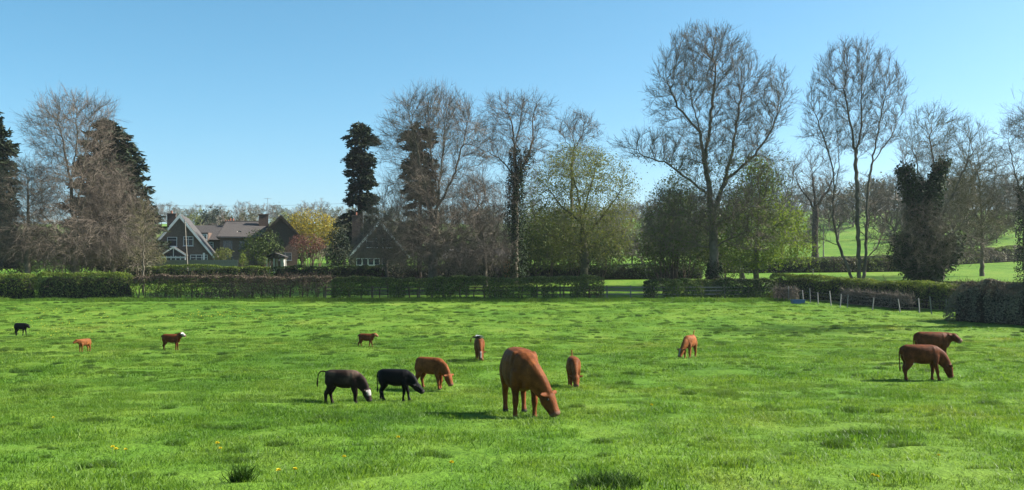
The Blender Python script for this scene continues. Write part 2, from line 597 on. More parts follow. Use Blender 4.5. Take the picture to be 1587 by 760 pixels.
def make_tree(name, label, d, base, limbs, crowns, bark='bark_grey', twig='twig_grey', r0=.016, expo=2.35, step=.5,
              trop=(0, 0, .12), twn=3, twl=1.3, twr=.012, twtrop=(0, 0, .25), subs=7, group='bare trees along the hedge',
              leaf=None, leafn=0, leafs=.12, ivy=None, leafmask=None, base_r=None, flare=1.35, ivyp=.6, ivys=.17, dens=2.0, cat='tree', infl=5.0, kill=.75, droop=None):
    bx = P(base[0], base[1], d)
    gz = float(terr(bx[0], bx[1], False)) - .05
    root = np.array([bx[0], bx[1], gz])
    nodes, parent = [root], [-1]
    for li, limb in enumerate(limbs):
        pts = limb_pts(limb, d, step)
        # join the limb to the nearest existing node
        if li == 0:
            k = 0
        else:
            arr = np.array(nodes)
            k = int(np.linalg.norm(arr - pts[0], axis=1).argmin())
        a = nodes[k]
        n = int(np.linalg.norm(pts[0] - a) / step)
        for i in range(1, n):
            nodes.append(a + (pts[0] - a) * i / n); parent.append(k if i == 1 else len(nodes) - 2)
            k = len(nodes) - 1
        for p in pts:
            nodes.append(p); parent.append(k); k = len(nodes) - 1
    att = ell_pts(crowns, d, dens)
    N, par = colonise(nodes, parent, att, step, infl, kill, np.array(trop))
    n = len(N)
    n0 = len(nodes)
    kid = np.full(n, -1)
    kid[par[1:]] = np.arange(1, n)
    mv = np.where((np.arange(n) >= n0) & (kid >= 0))[0]
    for _ in range(3):                  # relax the zigzag of the growth
        N[mv] = N[mv] * .5 + .25 * (N[par[mv]] + N[kid[mv]])
    rad = np.zeros(n)
    acc = np.zeros(n)
    for i in range(n - 1, -1, -1):
        if acc[i] == 0: acc[i] = r0 ** expo
        rad[i] = acc[i] ** (1 / expo)
        if par[i] >= 0: acc[par[i]] += acc[i]
    if base_r:                      # keep twigs, scale the thick end to the trunk seen
        s = base_r / rad[0]
        rad = rad * (1 + (s - 1) * sstep(.03, rad[0], rad))
    hgt = N[:, 2] - gz
    rad = rad * (1 + (flare - 1) * np.exp(-np.maximum(hgt, 0) / .7))
    t = thing(name, label, cat, tuple(root), group=group)
    e = np.arange(1, n)
    A, B = N[par[e]], N[e]
    ra, rb = np.minimum(rad[par[e]], rad[e] * 1.25), rad[e]
    thick = rad[e] > .045
    tb = Batch()
    big = rad[e] > .12
    for m, k in ((thick & big, 8), (thick & ~big, 5)):
        if m.any():
            ext = nrm(B[m] - A[m]) * (rb[m] * .35)[:, None]
            tb.add(frusta(A[m], B[m] + ext, ra[m], rb[m], k))
    tb.build('trunk', M[bark], t, root, smooth=True)
    cb = Batch()
    m = ~thick
    cb.add(frusta(A[m], B[m], ra[m], rb[m], 3))
    # twigs on every thin node
    D = nrm(B - A)
    thin = np.where(rad[e] < .042)[0]
    tip = np.ones(n, bool); tip[par[e]] = False
    src = np.concatenate([np.repeat(thin, twn), np.repeat(np.where(tip[e])[0], 2)])
    if len(src) and twn > 0:
        tt = np.array(twtrop)
        p0 = A[src] + (B[src] - A[src]) * RNG.uniform(0, 1, (len(src), 1))
        if droop is not None:       # lower branches hang
            low = 1 - sstep(droop[0], droop[1], (p0[:, 2] - gz))
            tt = tt[None] * (1 - low[:, None]) + np.array([[0, 0, -.16]]) * low[:, None]
        L = twl * RNG.uniform(.5, 1.3, (len(src), 1))
        d0 = nrm(D[src] * .9 + RNG.normal(size=(len(src), 3)) * .45 + tt)
        p1 = p0 + d0 * L * .5
        d1 = nrm(d0 + RNG.normal(size=d0.shape) * .22 + tt * .6)
        p2 = p1 + d1 * L * .5
        cb.add(ribbons(p0, p1, twr, twr * .8))
        cb.add(ribbons(p1, p2, twr * .85, twr * .5))
        for s in range(subs):
            f = RNG.uniform(.15, 1, (len(src), 1))
            q0 = np.where(f < .5, p0 + (p1 - p0) * f * 2, p1 + (p2 - p1) * (f * 2 - 1))
            dq = nrm(d1 + RNG.normal(size=d0.shape) * .45 + tt * .5)
            cb.add(ribbons(q0, q0 + dq * L * RNG.uniform(.25, .6, L.shape), twr * .6, twr * .35))
    cb.build('crown', M[twig], t, root)
    if leaf:
        tipn = np.where(rad[e] < .045)[0]
        if leafmask is not None:
            tipn = tipn[leafmask(B[tipn])]
        k = RNG.integers(0, len(tipn), leafn)
        C = B[tipn[k]] + RNG.normal(size=(leafn, 3)) * np.array([.5, .5, .45])
        lb = Batch().add(leaves(C, RNG.normal(size=(leafn, 3)) + np.array([0, 0, .6]), leafs))
        lb.build('foliage', M[leaf], t, root)
    if ivy:                         # (max height m, leaves, radius, min node radius)
        hmax, nl, rr, minr = ivy
        ok = np.where((hgt[e] < hmax) & (rad[e] > minr))[0]
        w = rad[e][ok] ** ivyp
        k = RNG.choice(ok, nl, p=w / w.sum())
        f = RNG.uniform(0, 1, (nl, 1))
        o = nrm(RNG.normal(size=(nl, 3)) * np.array([1, 1, .5]))
        hh = (A[k][:, 2] - gz) / hmax
        C = A[k] + (B[k] - A[k]) * f
        lump = .45 + 1.1 * vnoise(C * 1.3 + 50, 21)
        C = C + o * (rad[e][k][:, None] + rr * (1 - .55 * hh[:, None]) * lump[:, None] * RNG.uniform(.35, 1, (nl, 1)))
        Batch().add(leaves(C, o + np.array([0, 0, .4]), ivys, 1.2)).build('ivy', M['leaf_ivy'], t, root)
    return t


def make_conifer(name, label, d, base, top, prof, mat='leaf_conifer', n_br=230, sprays=34, droop=.25, gap=.0, size=.34, group='conifers among the bare trees', trunk_r=.3, seed=0):
    """prof: (fraction of the height, half width in photograph pixels)."""
    s = d / F_PX
    b = P(base[0], base[1], d)
    gz = float(terr(b[0], b[1], False)) - .05
    tp = P(top[0], top[1], d)
    root = np.array([b[0], b[1], gz])
    H = tp[2] - gz
    t = thing(name, label, 'tree', tuple(root), group=group)
    zz = np.linspace(0, 1, 13)
    ax = root + (tp - root) * zz[:, None]
    rr = trunk_r * (1 - zz) ** .8 + .02
    Batch().add(frusta(ax[:-1], ax[1:], rr[:-1], rr[1:], 8)).build('trunk', M['bark_dark'], t, root, smooth=True)
    fz, fw = np.array(prof).T
    br, cb = Batch(), Batch()
    hs = np.sort(RNG.uniform(fz.min(), .995, n_br))
    for h in hs:
        a = RNG.uniform(0, 2 * math.pi)
        w = np.interp(h, fz, fw) * s * RNG.uniform(.55, 1.18)
        if gap and vnoise(np.array([h * 14, math.cos(a) * 1.7 + 5, math.sin(a) * 1.7 + seed]), 31) < gap: continue
        o = root + (tp - root) * h
        dirn = np.array([math.cos(a), math.sin(a), 0])
        m = 5
        q = np.linspace(0, 1, m)[:, None]
        pts = o + dirn * w * q + np.array([0, 0, 1]) * (-droop * w * q ** 1.3 + .35 * w * droop * np.maximum(q - .6, 0) * 2)
        br.add(frusta(pts[:-1], pts[1:], .05, .025, 3))
        k = max(6, int(sprays * (.35 + w / (fw.max() * s))))
        f = RNG.uniform(.1, 1, k) ** .75
        C = np.stack([np.interp(f, q[:, 0], pts[:, i]) for i in range(3)], -1)
        wd = (.10 + .22 * (1 - f)) * max(w, .8)
        side = nrm(np.cross(dirn, [0, 0, 1.]))
        C = C + side * (RNG.normal(size=k) * wd)[:, None] + RNG.normal(size=(k, 3)) * .12
        out = nrm(dirn + side * RNG.normal(size=(k, 1)) * .6 + np.array([0, 0, -.25]) + RNG.normal(size=(k, 3)) * .35)
        L = size * RNG.uniform(.6, 1.6, (k, 1))
        cb.add(ribbons(C, C + out * L, size * .32, size * .06))
        o2 = nrm(out + RNG.normal(size=(k, 3)) * .6)
        cb.add(ribbons(C, C + o2 * L * .8, size * .26, size * .05))
    br.build('branches', M['bark_dark'], t, root)
    cb.build('crown', M[mat], t, root)
    return t


def make_shrub(name, label, d, blobs, mat, n, size=.12, stems=9, cat='shrub', group=None, bark='bark_brown', base=None, inner=.35, up=.4, twigs=0, sink=0.0):
    """leafy mass from ellipsoids (px, py, rx, ry[, depth offset]) with stems rising from the ground."""
    s = d / F_PX
    cs = [(P(b[0], b[1], d + (b[4] if len(b) > 4 else 0)), b[2] * s, b[3] * s) for b in blobs]
    bx = base if base is not None else blobs[0][0]
    c0 = P(bx, blobs[0][1], d)
    gz = float(terr(c0[0], d, False)) - sink
    root = np.array([c0[0], d, gz])
    t = thing(name, label, cat, tuple(root), group=group)
    vol = np.array([a * b * a for _, a, b in cs])
    cnt = (n * vol ** .67 / (vol ** .67).sum()).astype(int)
    lb, sb = Batch(), Batch()
    for (c, rx, rz), k in zip(cs, cnt):
        u = nrm(RNG.normal(size=(k, 3)))
        rad = np.where(RNG.uniform(size=k) < inner, RNG.uniform(.3, .9, k), RNG.uniform(.82, 1.05, k))
        lump = .72 + .5 * vnoise(u * 2.6 + c * .37, 41) + .18 * vnoise(u * 7 + c, 42)
        C = c + u * (rad * lump)[:, None] * np.array([rx, rx * .85, rz])
        ok = C[:, 2] > gz + .05
        holes = vnoise(C * (1.6 / max(rx, .6)) + 9, 43) > .24
        C, u = C[ok & holes], u[ok & holes]
        lb.add(leaves(C, u + np.array([0, 0, up]), size))
        for _ in range(max(2, stems // len(cs))):
            a = nrm(RNG.normal(size=3) * np.array([1, 1, .6])) * RNG.uniform(.3, .8)
            e = c + a * np.array([rx, rx * .85, rz])
            b0 = np.array([root[0] + RNG.normal() * .15 + (c[0] - root[0]) * .6, d + RNG.normal() * .15, gz])
            mid = (b0 + e) / 2 + RNG.normal(size=3) * .12 * rx
            r = .035 + .015 * rz
            sb.add(frusta(np.array([b0, mid]), np.array([mid, e]), np.array([r, r * .7]), np.array([r * .7, r * .3]), 4))
        if twigs:
            kk = int(twigs * k / max(n, 1))
            u = nrm(RNG.normal(size=(kk, 3)) + np.array([0, 0, .3]))
            q = c + u * np.array([rx, rx * .85, rz]) * RNG.uniform(.6, 1.0, (kk, 1))
            ok = q[:, 2] > gz + .1
            q, u = q[ok], u[ok]
            sb.add(ribbons(q, q + nrm(u + RNG.normal(size=u.shape) * .6) * .18 * rx * RNG.uniform(.5, 1.3, (len(q), 1)), .014, .006))
    lb.build('foliage', M[mat], t, root)
    sb.build('stems', M[bark], t, root)
    return t


def make_hedge(name, label, path, height, thick, mats, n_per_m, size=.10, gaps=0.0, low=0.05, stems_per_m=1.6, group='clipped field hedges', topmat=None, bulge=.18, cat='hedge', seed=0, core=0.0, cf=.35, hvar=.14, twigs_per_m=0, bark='bark_brown', clump=0.0):
    """hedge along a world path [(x, y)], foliage over a rounded clipped profile, gaps near the ground, stems each metre."""
    path = np.array(path, float)
    seg = np.linalg.norm(np.diff(path, axis=0), axis=1)
    S = np.concatenate([[0], np.cumsum(seg)])
    Ltot = S[-1]

    def at(s):
        x, y = np.interp(s, S, path[:, 0]), np.interp(s, S, path[:, 1])
        i = np.clip(np.searchsorted(S, s, 'right') - 1, 0, len(seg) - 1)
        tn = nrm(np.diff(path, axis=0))[i]
        return x, y, tn
    x0, y0, _ = at(np.array([Ltot / 2]))
    root = np.array([x0[0], y0[0], float(terr(x0[0], y0[0], False))])
    t = thing(name, label, cat, tuple(root), group=group)
    n = int(n_per_m * Ltot)
    s = RNG.uniform(0, Ltot, n)
    x, y, tn = at(s)
    nv = np.stack([tn[:, 1], -tn[:, 0]], -1)            # sideways
    hv = height * (1 + hvar * (vnoise(np.stack([s / 3.1, 0 * s, 0 * s], -1), 51 + seed) - .5) + hvar * .8 * (vnoise(np.stack([s / .7, 0 * s, 0 * s], -1), 52 + seed) - .5))
    # perimeter of a rounded upright profile
    q = RNG.uniform(-1, 1, n)
    hw = thick / 2
    side = np.abs(q) > .36
    zf = np.where(side, (1 - np.abs(q)) / .64, 1.0)
    off = np.where(side, np.sign(q), q / .36)
    end = np.minimum(s, Ltot - s)
    rnd = np.clip(end / .8, .15, 1) ** .5
    w = hw * (1 - bulge * zf ** 3) * (.70 + .6 * vnoise(np.stack([s / 1.1, zf * 2, off + 2], -1), 53 + seed)) * rnd
    depth = np.where(RNG.uniform(size=n) < .4, RNG.uniform(.2, .95, n), RNG.uniform(.88, 1.06, n))
    lat = off * w * np.where(side, depth, 1.0)
    z = hv * (low + (1 - low) * zf) * np.where(side, 1, depth * .12 + .88) * (.88 + .12 * rnd)
    z = z + RNG.normal(size=n) * .03
    C = np.stack([x + nv[:, 0] * lat, y + nv[:, 1] * lat, terr(x, y, False) + z], -1)
    keep = np.ones(n, bool)
    nz = vnoise(np.stack([s * .75, lat * .8 + 7, z * 1.1], -1), 54 + seed)
    if gaps:
        keep &= ~(nz < gaps * np.clip(1.25 - zf * 1.1, 0.08, 1.2))
    if clump:
        keep &= ~((vnoise(np.stack([s * cf, 0 * s + 3, 0 * s], -1), 57 + seed) < clump) & (zf < .62))
    N = np.stack([nv[:, 0] * off, nv[:, 1] * off, np.where(side, .35, 1.2)], -1)
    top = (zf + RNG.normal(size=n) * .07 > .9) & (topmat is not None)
    pick = vnoise(np.stack([s / 4.5, 0 * s + 1, z * .8], -1), 55 + seed) + RNG.normal(size=n) * .07
    for i, mt in enumerate(mats):
        lo, hi = (-9, .5) if i == 0 and len(mats) > 1 else ((.5, 9) if len(mats) > 1 else (-9, 9))
        m = keep & ~top & (pick >= lo) & (pick < hi)
        Batch().add(leaves(C[m], N[m], size)).build('foliage', M[mt], t, root)
    if topmat:  # where topmat is the brighter green, sunlight on the top is painted in
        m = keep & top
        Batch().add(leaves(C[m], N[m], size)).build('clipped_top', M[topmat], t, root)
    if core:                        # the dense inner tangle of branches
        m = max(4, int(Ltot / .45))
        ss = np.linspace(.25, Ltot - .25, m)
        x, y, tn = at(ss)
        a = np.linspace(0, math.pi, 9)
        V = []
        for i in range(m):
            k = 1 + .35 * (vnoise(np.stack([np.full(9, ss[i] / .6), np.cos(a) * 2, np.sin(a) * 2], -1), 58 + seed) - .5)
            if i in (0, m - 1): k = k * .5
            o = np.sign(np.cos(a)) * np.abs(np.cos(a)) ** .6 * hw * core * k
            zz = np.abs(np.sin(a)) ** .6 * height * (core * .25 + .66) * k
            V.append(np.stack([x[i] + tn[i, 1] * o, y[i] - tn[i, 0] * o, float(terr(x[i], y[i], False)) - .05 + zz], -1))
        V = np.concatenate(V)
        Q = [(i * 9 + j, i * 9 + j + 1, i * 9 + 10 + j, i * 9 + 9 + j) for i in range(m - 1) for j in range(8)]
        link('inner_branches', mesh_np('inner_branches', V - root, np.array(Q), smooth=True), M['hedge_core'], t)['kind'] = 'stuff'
    sb = Batch()
    ns = int(stems_per_m * Ltot)
    if ns:
        ss = (np.arange(ns) + RNG.uniform(.1, .9, ns)) * Ltot / ns
        x, y, tn = at(ss)
        for f in range(3):
            b0 = np.stack([x, y + RNG.normal(size=ns) * .12, terr(x, y, False) - .05], -1)
            m1 = b0 + np.stack([RNG.normal(size=ns) * .12, RNG.normal(size=ns) * .12, height * RNG.uniform(.35, .5, ns)], -1)
            e1 = m1 + np.stack([RNG.normal(size=ns) * .28, RNG.normal(size=ns) * .22, height * RNG.uniform(.3, .45, ns)], -1)
            r = RNG.uniform(.025, .055, ns)
            sb.add(frusta(b0, m1, r, r * .75, 4)).add(frusta(m1, e1, r * .75, r * .3, 4))
    nt = int(twigs_per_m * Ltot)
    if nt:
        ss = RNG.uniform(0, Ltot, nt)
        x, y, tn = at(ss)
        z = height * RNG.uniform(.25, 1.03, nt)
        p = np.stack([x + RNG.normal(size=nt) * .1, y + RNG.uniform(-.5, .5, nt) * thick, terr(x, y, False) + z], -1)
        dq = nrm(RNG.normal(size=(nt, 3)) * .8 + np.array([0, 0, .8]))
        sb.add(ribbons(p, p + dq * RNG.uniform(.2, .6, (nt, 1)), .013, .006))
    sb.build('stems', M[bark], t, root)
    return t

# ------------------------------------------------------------------ cattle
def coat_mat():
    m, t, out = nt_mat('cattle_coat')
    b = t.nodes.new('ShaderNodeBsdfPrincipled')
    at = t.nodes.new('ShaderNodeAttribute')
    at.attribute_name = 'coat'
    v = ramp(t, noise(t, 4.5, 6, rough=.7), [(.28, (.40, .36, .34)), (.48, (.95, .95, .95)), (.72, (1.6, 1.6, 1.6))])
    v2 = ramp(t, noise(t, 60, 3, stretch=(1, 1, .35)), [(.3, (.82, .82, .82)), (.7, (1.12, 1.12, 1.12))])
    c = mixc(t, 1.0, mixc(t, 1.0, at.outputs['Color'], v, 'MULTIPLY'), v2, 'MULTIPLY')
    t.links.new(c, b.inputs['Base Color'])
    b.inputs['Roughness'].default_value = .62
    b.inputs['Specular IOR Level'].default_value = .08
    b.inputs['Sheen Weight'].default_value = .0
    b.inputs['Sheen Roughness'].default_value = .45
    t.links.new(mixc(t, .5, c, (.5, .35, .2)), b.inputs['Sheen Tint'])
    bn = t.nodes.new('ShaderNodeBump')
    bn.inputs['Strength'].default_value = .35
    bn.inputs['Distance'].default_value = .025
    t.links.new(noise(t, 45, 4, stretch=(1, 1, .4)), bn.inputs['Height'])
    t.links.new(bn.outputs[0], b.inputs['Normal'])
    t.links.new(b.outputs[0], out.inputs[0])
    return m


M['coat'] = coat_mat()
M['eye'] = surf_mat('eye', (.006, .005, .004), (.012, .009, .007), 5, .12, spec=.7)


def loft(secs, lat, k=14, sup=2.3):
    """closed loft: secs = [(centre, half width along lat, half height)]; lat = lateral vector (one or per section)."""
    C = np.array([s[0] for s in secs], float)
    n = len(C)
    tg = nrm(np.gradient(C, axis=0))
    L = np.broadcast_to(np.asarray(lat, float), (n, 3))
    L = nrm(L - tg * (L * tg).sum(1, keepdims=True))
    U = np.cross(tg, L)
    a = np.arange(k) * 2 * math.pi / k
    ca, sa = np.cos(a), np.sin(a)
    e = 2 / sup
    ca, sa = np.sign(ca) * np.abs(ca) ** e, np.sign(sa) * np.abs(sa) ** e
    V = []
    for i in range(n):
        V.append(C[i] + L[i] * (ca * secs[i][1])[:, None] + U[i] * (sa * secs[i][2])[:, None])
    V = np.concatenate(V + [C[:1], C[-1:]])
    Fq = []
    for i in range(n - 1):
        for j in range(k):
            Fq.append((i * k + j, i * k + (j + 1) % k, (i + 1) * k + (j + 1) % k, (i + 1) * k + j))
    for j in range(k):
        Fq.append(((j + 1) % k, j, n * k))
        Fq.append(((n - 1) * k + j, (n - 1) * k + (j + 1) % k, n * k + 1))
    return V, Fq


def resample(pts, n):
    """smooth curve (Catmull-Rom) through control rows."""
    pts = np.array(pts, float)
    q = np.vstack([2 * pts[0] - pts[1], pts, 2 * pts[-1] - pts[-2]])
    m = len(pts) - 1
    out = []
    for u in np.linspace(0, m - 1e-6, n):
        i = int(u); f = u - i
        p0, p1, p2, p3 = q[i:i + 4]
        out.append(.5 * (2 * p1 + (p2 - p0) * f + (2 * p0 - 5 * p1 + 4 * p2 - p3) * f * f + (3 * p1 - p0 - 3 * p2 + p3) * f ** 3))
    return np.array(out)


COATS = {'red': (.135, .042, .012), 'redlight': (.18, .060, .018), 'darkbrown': (.019, .011, .008), 'black': (.0045, .0045, .005), 'brown': (.095, .027, .0085), 'tan': (.17, .06, .018)}


def make_bovine(name, label, cat, loc, heading, H, coat, adult=False, graze=1.0, neck_yaw=0.0, head_yaw=0.0, stride=(0, 0, 0, 0),
                tail='hang', white=None, group=None, muzzle=None, thin=1.0, nose_up=0.0, lift=0.0):
    """one animal, +X forward, withers height H. graze 1 = muzzle at the ground, 0 = head held up."""
    T, bw, bh = [], (.90 if adult else .80) * thin, (1.0 if adult else .86)
    dz = 0.0 if adult else .035
    for x, z, w, h in ((-.615, .80, .06, .07), (-.575, .795, .145, .15), (-.50, .775, .205, .20), (-.38, .75, .235, .235), (-.20, .705, .27, .285),
                       (.0, .68, .285, .31), (.18, .68, .275, .305), (.33, .70, .235, .285), (.45, .70, .195, .255), (.535, .69, .14, .20), (.58, .68, .07, .11)):
        T.append((np.array([x, 0, z + dz]), w * bw, h * bh))
    XS = .96 if adult else .85
    parts = [loft(T, (0, 1, 0), 18, 2.5)]
    # withers, hip bones and spine ridge
    parts.append(loft([(np.array([x, 0, z + (.0 if adult else -.022)]), w * bw, h) for x, z, w, h in ((-.56, .88, .04, .03), (-.45, .93, .10, .045), (-.2, .925, .05, .05), (.1, .925, .05, .05), (.30, .93, .06, .05), (.46, .88, .05, .05))], (0, 1, 0), 10))
    for sg in (1, -1):              # hooks, pins and shoulder blades under the hide
        for hx, hy, hz, hr in ((-.33, .175, .872, .045), (-.57, .085, .86, .045), (.33, .15, .80, .10), (.36, .155, .66, .09)):
            c = np.array([hx, hy * bw * sg, hz - (0 if adult else .035)])
            a = np.array([0, 0, hr * (1.6 if hr > .08 else 1)])
            parts.append(loft([(c - a, hr * .3, hr * .3), (c - a * .6, hr * .6, hr * .8), (c, hr * .75, hr), (c + a * .6, hr * .6, hr * .8), (c + a, hr * .3, hr * .3)], (0, 1, 0), 10, 2))
    # neck and head
    def yawed(p, base, ang):
        c, s = math.cos(ang), math.sin(ang)
        q = p - base
        return base + np.array([q[0] * c - q[1] * s, q[0] * s + q[1] * c, q[2]])
    up = [np.array(p) for p in ((.38, 0, .75), (.51, 0, .83), (.61, 0, .94), (.67, 0, 1.03))]
    dn = [np.array(p) for p in ((.38, 0, .73), (.55, 0, .66), (.68, 0, .52), (.77, 0, .37 if adult else .40))]
    ctl = [a * (1 - graze) + b * graze for a, b in zip(up, dn)]
    base = ctl[0].copy()
    ctl = [yawed(p, base, R(neck_yaw) * f) for p, f in zip(ctl, (0, .45, .8, 1.0))]
    nk = resample(ctl, 9)
    hw = np.interp(np.linspace(0, 1, 9), [0, .5, 1], [.165, .120, .085]) * (1.0 if adult else .88)
    hh = np.interp(np.linspace(0, 1, 9), [0, .5, 1], [.245, .190, .125]) * (1.0 if adult else .95)
    ya = R(neck_yaw)
    lat_n = np.array([-math.sin(ya * .6), math.cos(ya * .6), 0])
    parts.append(loft([(c, a, b) for c, a, b in zip(nk, hw, hh)], lat_n, 14))
    yh = ya + R(head_yaw)
    pit = R(-24 + nose_up) * (1 - graze) + R(-62 + nose_up) * graze
    hd = np.array([math.cos(pit) * math.cos(yh), math.cos(pit) * math.sin(yh), math.sin(pit)])
    hl = np.array([-math.sin(yh), math.cos(yh), 0])
    hu = np.cross(hd, hl)
    HL = .37 if adult else .385
    poll = nk[-1] - hd * .05 + hu * .012
    hs = [(0, .065, .065, 0), (.07, .092, .095, 0), (.2, .106, .112, -.010), (.36, .103, .112, -.016), (.55, .088, .096, -.014), (.75, .080, .080, -.010), (.88, .088, .074, -.004), (.96, .080, .062, 0), (1.0, .045, .035, 0)]
    hsz = 1.02 if adult else 1.1
    parts.append(loft([(poll + hd * s * HL + hu * o, a * hsz, b * hsz) for s, a, b, o in hs], hl, 14))
    ears = []
    for sg in (1, -1):
        e0 = poll + hd * .06 + hl * sg * .065 + hu * .035
        ed = nrm(hl * sg * .95 - hd * .22 + hu * .05)
        es = [(0, .02, .02), (.25, .042, .018), (.55, .055, .017), (.8, .040, .014), (1, .010, .008)]
        ew = .78 if adult else 1.0
        E = [(e0 + ed * s * .19 + np.array([0, 0, -.02 * s * s]), a * ew, b) for s, a, b in es]
        parts.append(loft(E, hd, 8, 2))
        ears.append((e0, ed))
    # legs
    fl, hl_ = 1.0, 1.0
    ty = .135 * (1.0 if adult else .80)
    for i, (kind, sg) in enumerate((('f', 1), ('f', -1), ('h', 1), ('h', -1))):
        dx = stride[i]
        y = ty * sg
        if kind == 'f':
            cs = [((.40, y * .9, .70), .075, .13), ((.39, y * 1.05, .56), .072, .105), ((.385 + dx * .1, y * 1.02, .45), .058, .072), ((.40 + dx * .35, y, .34), .042, .047), ((.405 + dx * .55, y, .255), .041, .043), ((.395 + dx * .75, y, .17), .029, .030),
                  ((.393 + dx * .95, y, .085), .030, .032), ((.405 + dx, y, .045), .034, .038), ((.415 + dx, y, .0), .041, .050)]
        else:
            cs = [((-.44, y * .8, .80), .09, .15), ((-.43, y * 1.05, .66), .095, .165), ((-.40 + dx * .1, y * 1.12, .53), .078, .125), ((-.445 + dx * .3, y * 1.05, .41), .052, .075), ((-.515 + dx * .5, y, .31), .040, .056), ((-.505 + dx * .7, y, .22), .034, .040),
                  ((-.495 + dx * .85, y, .13), .030, .033), ((-.49 + dx * .97, y, .085), .032, .035), ((-.475 + dx, y, .045), .036, .040), ((-.465 + dx, y, .0), .043, .052)]
        C = resample([list(c) + [a, b] for c, a, b in cs], 20)
        f = 1.0 + (.15 if adult else .36) * sstep(.0, .5, np.linspace(0, 1, 20))[:, None]
        C[:, 3:5] = C[:, 3:5] * f
        parts.append(loft([(r[:3], r[3], r[4]) for r in C], (0, 1, 0), 10))
    # brisket and, on a grown cow, an udder
    parts.append(loft([(np.array([x, 0, z + dz]), w * bw, h) for x, z, w, h in ((.30, .50, .05, .04), (.42, .49, .08, .08), (.53, .53, .07, .09), (.60, .60, .04, .06))], (0, 1, 0), 10))
    if adult:
        parts.append(loft([(np.array([x, 0, z]), w, h) for x, z, w, h in ((-.44, .47, .05, .05), (-.36, .44, .10, .09), (-.27, .45, .10, .08), (-.20, .47, .05, .04))], (0, 1, 0), 10))
    # tail
    tails = {'hang': [(-.58, 0, .90), (-.635, 0, .86), (-.655, .01, .72), (-.65, .015, .52), (-.645, .01, .36), (-.645, 0, .24)],
             'out': [(-.56, 0, .90), (-.66, 0, .93), (-.76, .01, .915), (-.83, .02, .80), (-.85, .02, .62), (-.86, .03, .45)],
             'side': [(-.57, 0, .90), (-.64, -.04, .99), (-.66, -.14, 1.03), (-.66, -.26, .98), (-.66, -.33, .86), (-.66, -.35, .74)],
             'up': [(-.56, 0, .90), (-.62, 0, 1.0), (-.66, 0, 1.09), (-.71, 0, 1.13), (-.77, 0, 1.10)],
             'short': [(-.57, 0, .90), (-.64, 0, .88), (-.69, 0, .78), (-.70, 0, .64), (-.69, 0, .52)]}[tail]
    C = resample(tails, 16)
    u = np.linspace(0, 1, 16)
    rr = np.interp(u, [0, .15, .7, .85, 1], [.038, .026, .020, .034, .014])
    parts.append(loft([(c, r, r) for c, r in zip(C, rr)], (0, 1, 0), 8, 2))
    # one continuous surface
    V, Fc, n = [], [], 0
    for v, f in parts:
        V.append(v); Fc += [tuple(i + n for i in q) for q in f]; n += len(v)
    V = np.concatenate(V) * H
    V[:, 0] -= (1 - XS) * H * np.clip(V[:, 0] / H, -.55, .5)
    me = bpy.data.meshes.new('tmp')
    me.from_pydata(V.tolist(), [], Fc)
    tmp = bpy.data.objects.new('tmp', me)
    COL.objects.link(tmp)
    md = tmp.modifiers.new('r', 'REMESH')
    md.mode = 'VOXEL'
    md.voxel_size = (.0125 if adult else (.019 if H * F_PX / loc[1] > 30 else .026)) * H
    md.use_smooth_shade = True
    sm = tmp.modifiers.new('s', 'SMOOTH')
    sm.factor = .5
    sm.iterations = 5
    dg = bpy.context.evaluated_depsgraph_get()
    body = bpy.data.meshes.new_from_object(tmp.evaluated_get(dg))
    bpy.data.objects.remove(tmp)
    body.name = name + '_body'
    nv = len(body.vertices)
    co = np.empty(nv * 3, np.float32)
    body.vertices.foreach_get('co', co)
    q = co.reshape(-1, 3) / H
    poll = poll - np.array([(1 - XS) * .5, 0, 0])
    nz = vnoise(q * 9 + loc[0], 61)
    col = np.tile(np.array(COATS[coat]), (nv, 1))
    # the coat's own markings
    if coat == 'darkbrown':
        f = sstep(.48, .72, vnoise(q * 3.2 + 2, 62)) * sstep(.6, .9, q[:, 2] + .3 * q[:, 0])
        col = col * (1 - f[:, None]) + np.array((.085, .055, .04)) * f[:, None]
    if coat in ('red', 'brown', 'redlight', 'tan'):
        f = sstep(.5, .8, nz) * .25
        col = col * (1 + f[:, None])
    hp = q - poll
    hs_ = hp @ hd / HL
    hr = np.linalg.norm(hp - np.outer(hp @ hd, hd), axis=1)
    onhead = (hs_ > -.02) & (hs_ < 1.1) & (hr < .14)
    upf = hp @ hu
    if white == 'face':
        f = sstep(.06, .16, hs_ + (nz - .5) * .2) * (1 - sstep(.42, .6, hs_ + (nz - .5) * .2)) * sstep(.0, .04, upf + (nz - .5) * .05)
        f = f * onhead
        col = col * (1 - f[:, None]) + np.array((.33, .30, .28)) * f[:, None]
    if white == 'head':
        f = onhead * sstep(.10, .22, hs_ + (nz - .5) * .12) * sstep(-.07, -.02, upf)
        col = col * (1 - f[:, None]) + np.array((.36, .33, .30)) * f[:, None]
    if white == 'blaze':
        f = onhead * (1 - sstep(.022, .04, np.abs(hp @ hl) + (nz - .5) * .02)) * (upf > .01) * sstep(.05, .2, hs_)
        col = col * (1 - f[:, None]) + np.array((.26, .22, .19)) * f[:, None]
    if white == 'tawny':
        f = onhead * sstep(.15, .4, hs_)
        col = col * (1 - f[:, None]) + np.array((.26, .11, .04)) * f[:, None]
    mz = np.array(muzzle if muzzle else ((.17, .095, .07) if coat not in ('black', 'darkbrown') else (.03, .027, .026)))
    f = onhead * sstep(.82, .92, hs_)
    col = col * (1 - f[:, None]) + mz * f[:, None]
    f = 1 - sstep(.035, .05, q[:, 2] + (nz - .5) * .01)
    col = col * (1 - f[:, None]) + np.array((.035, .03, .026)) * f[:, None]
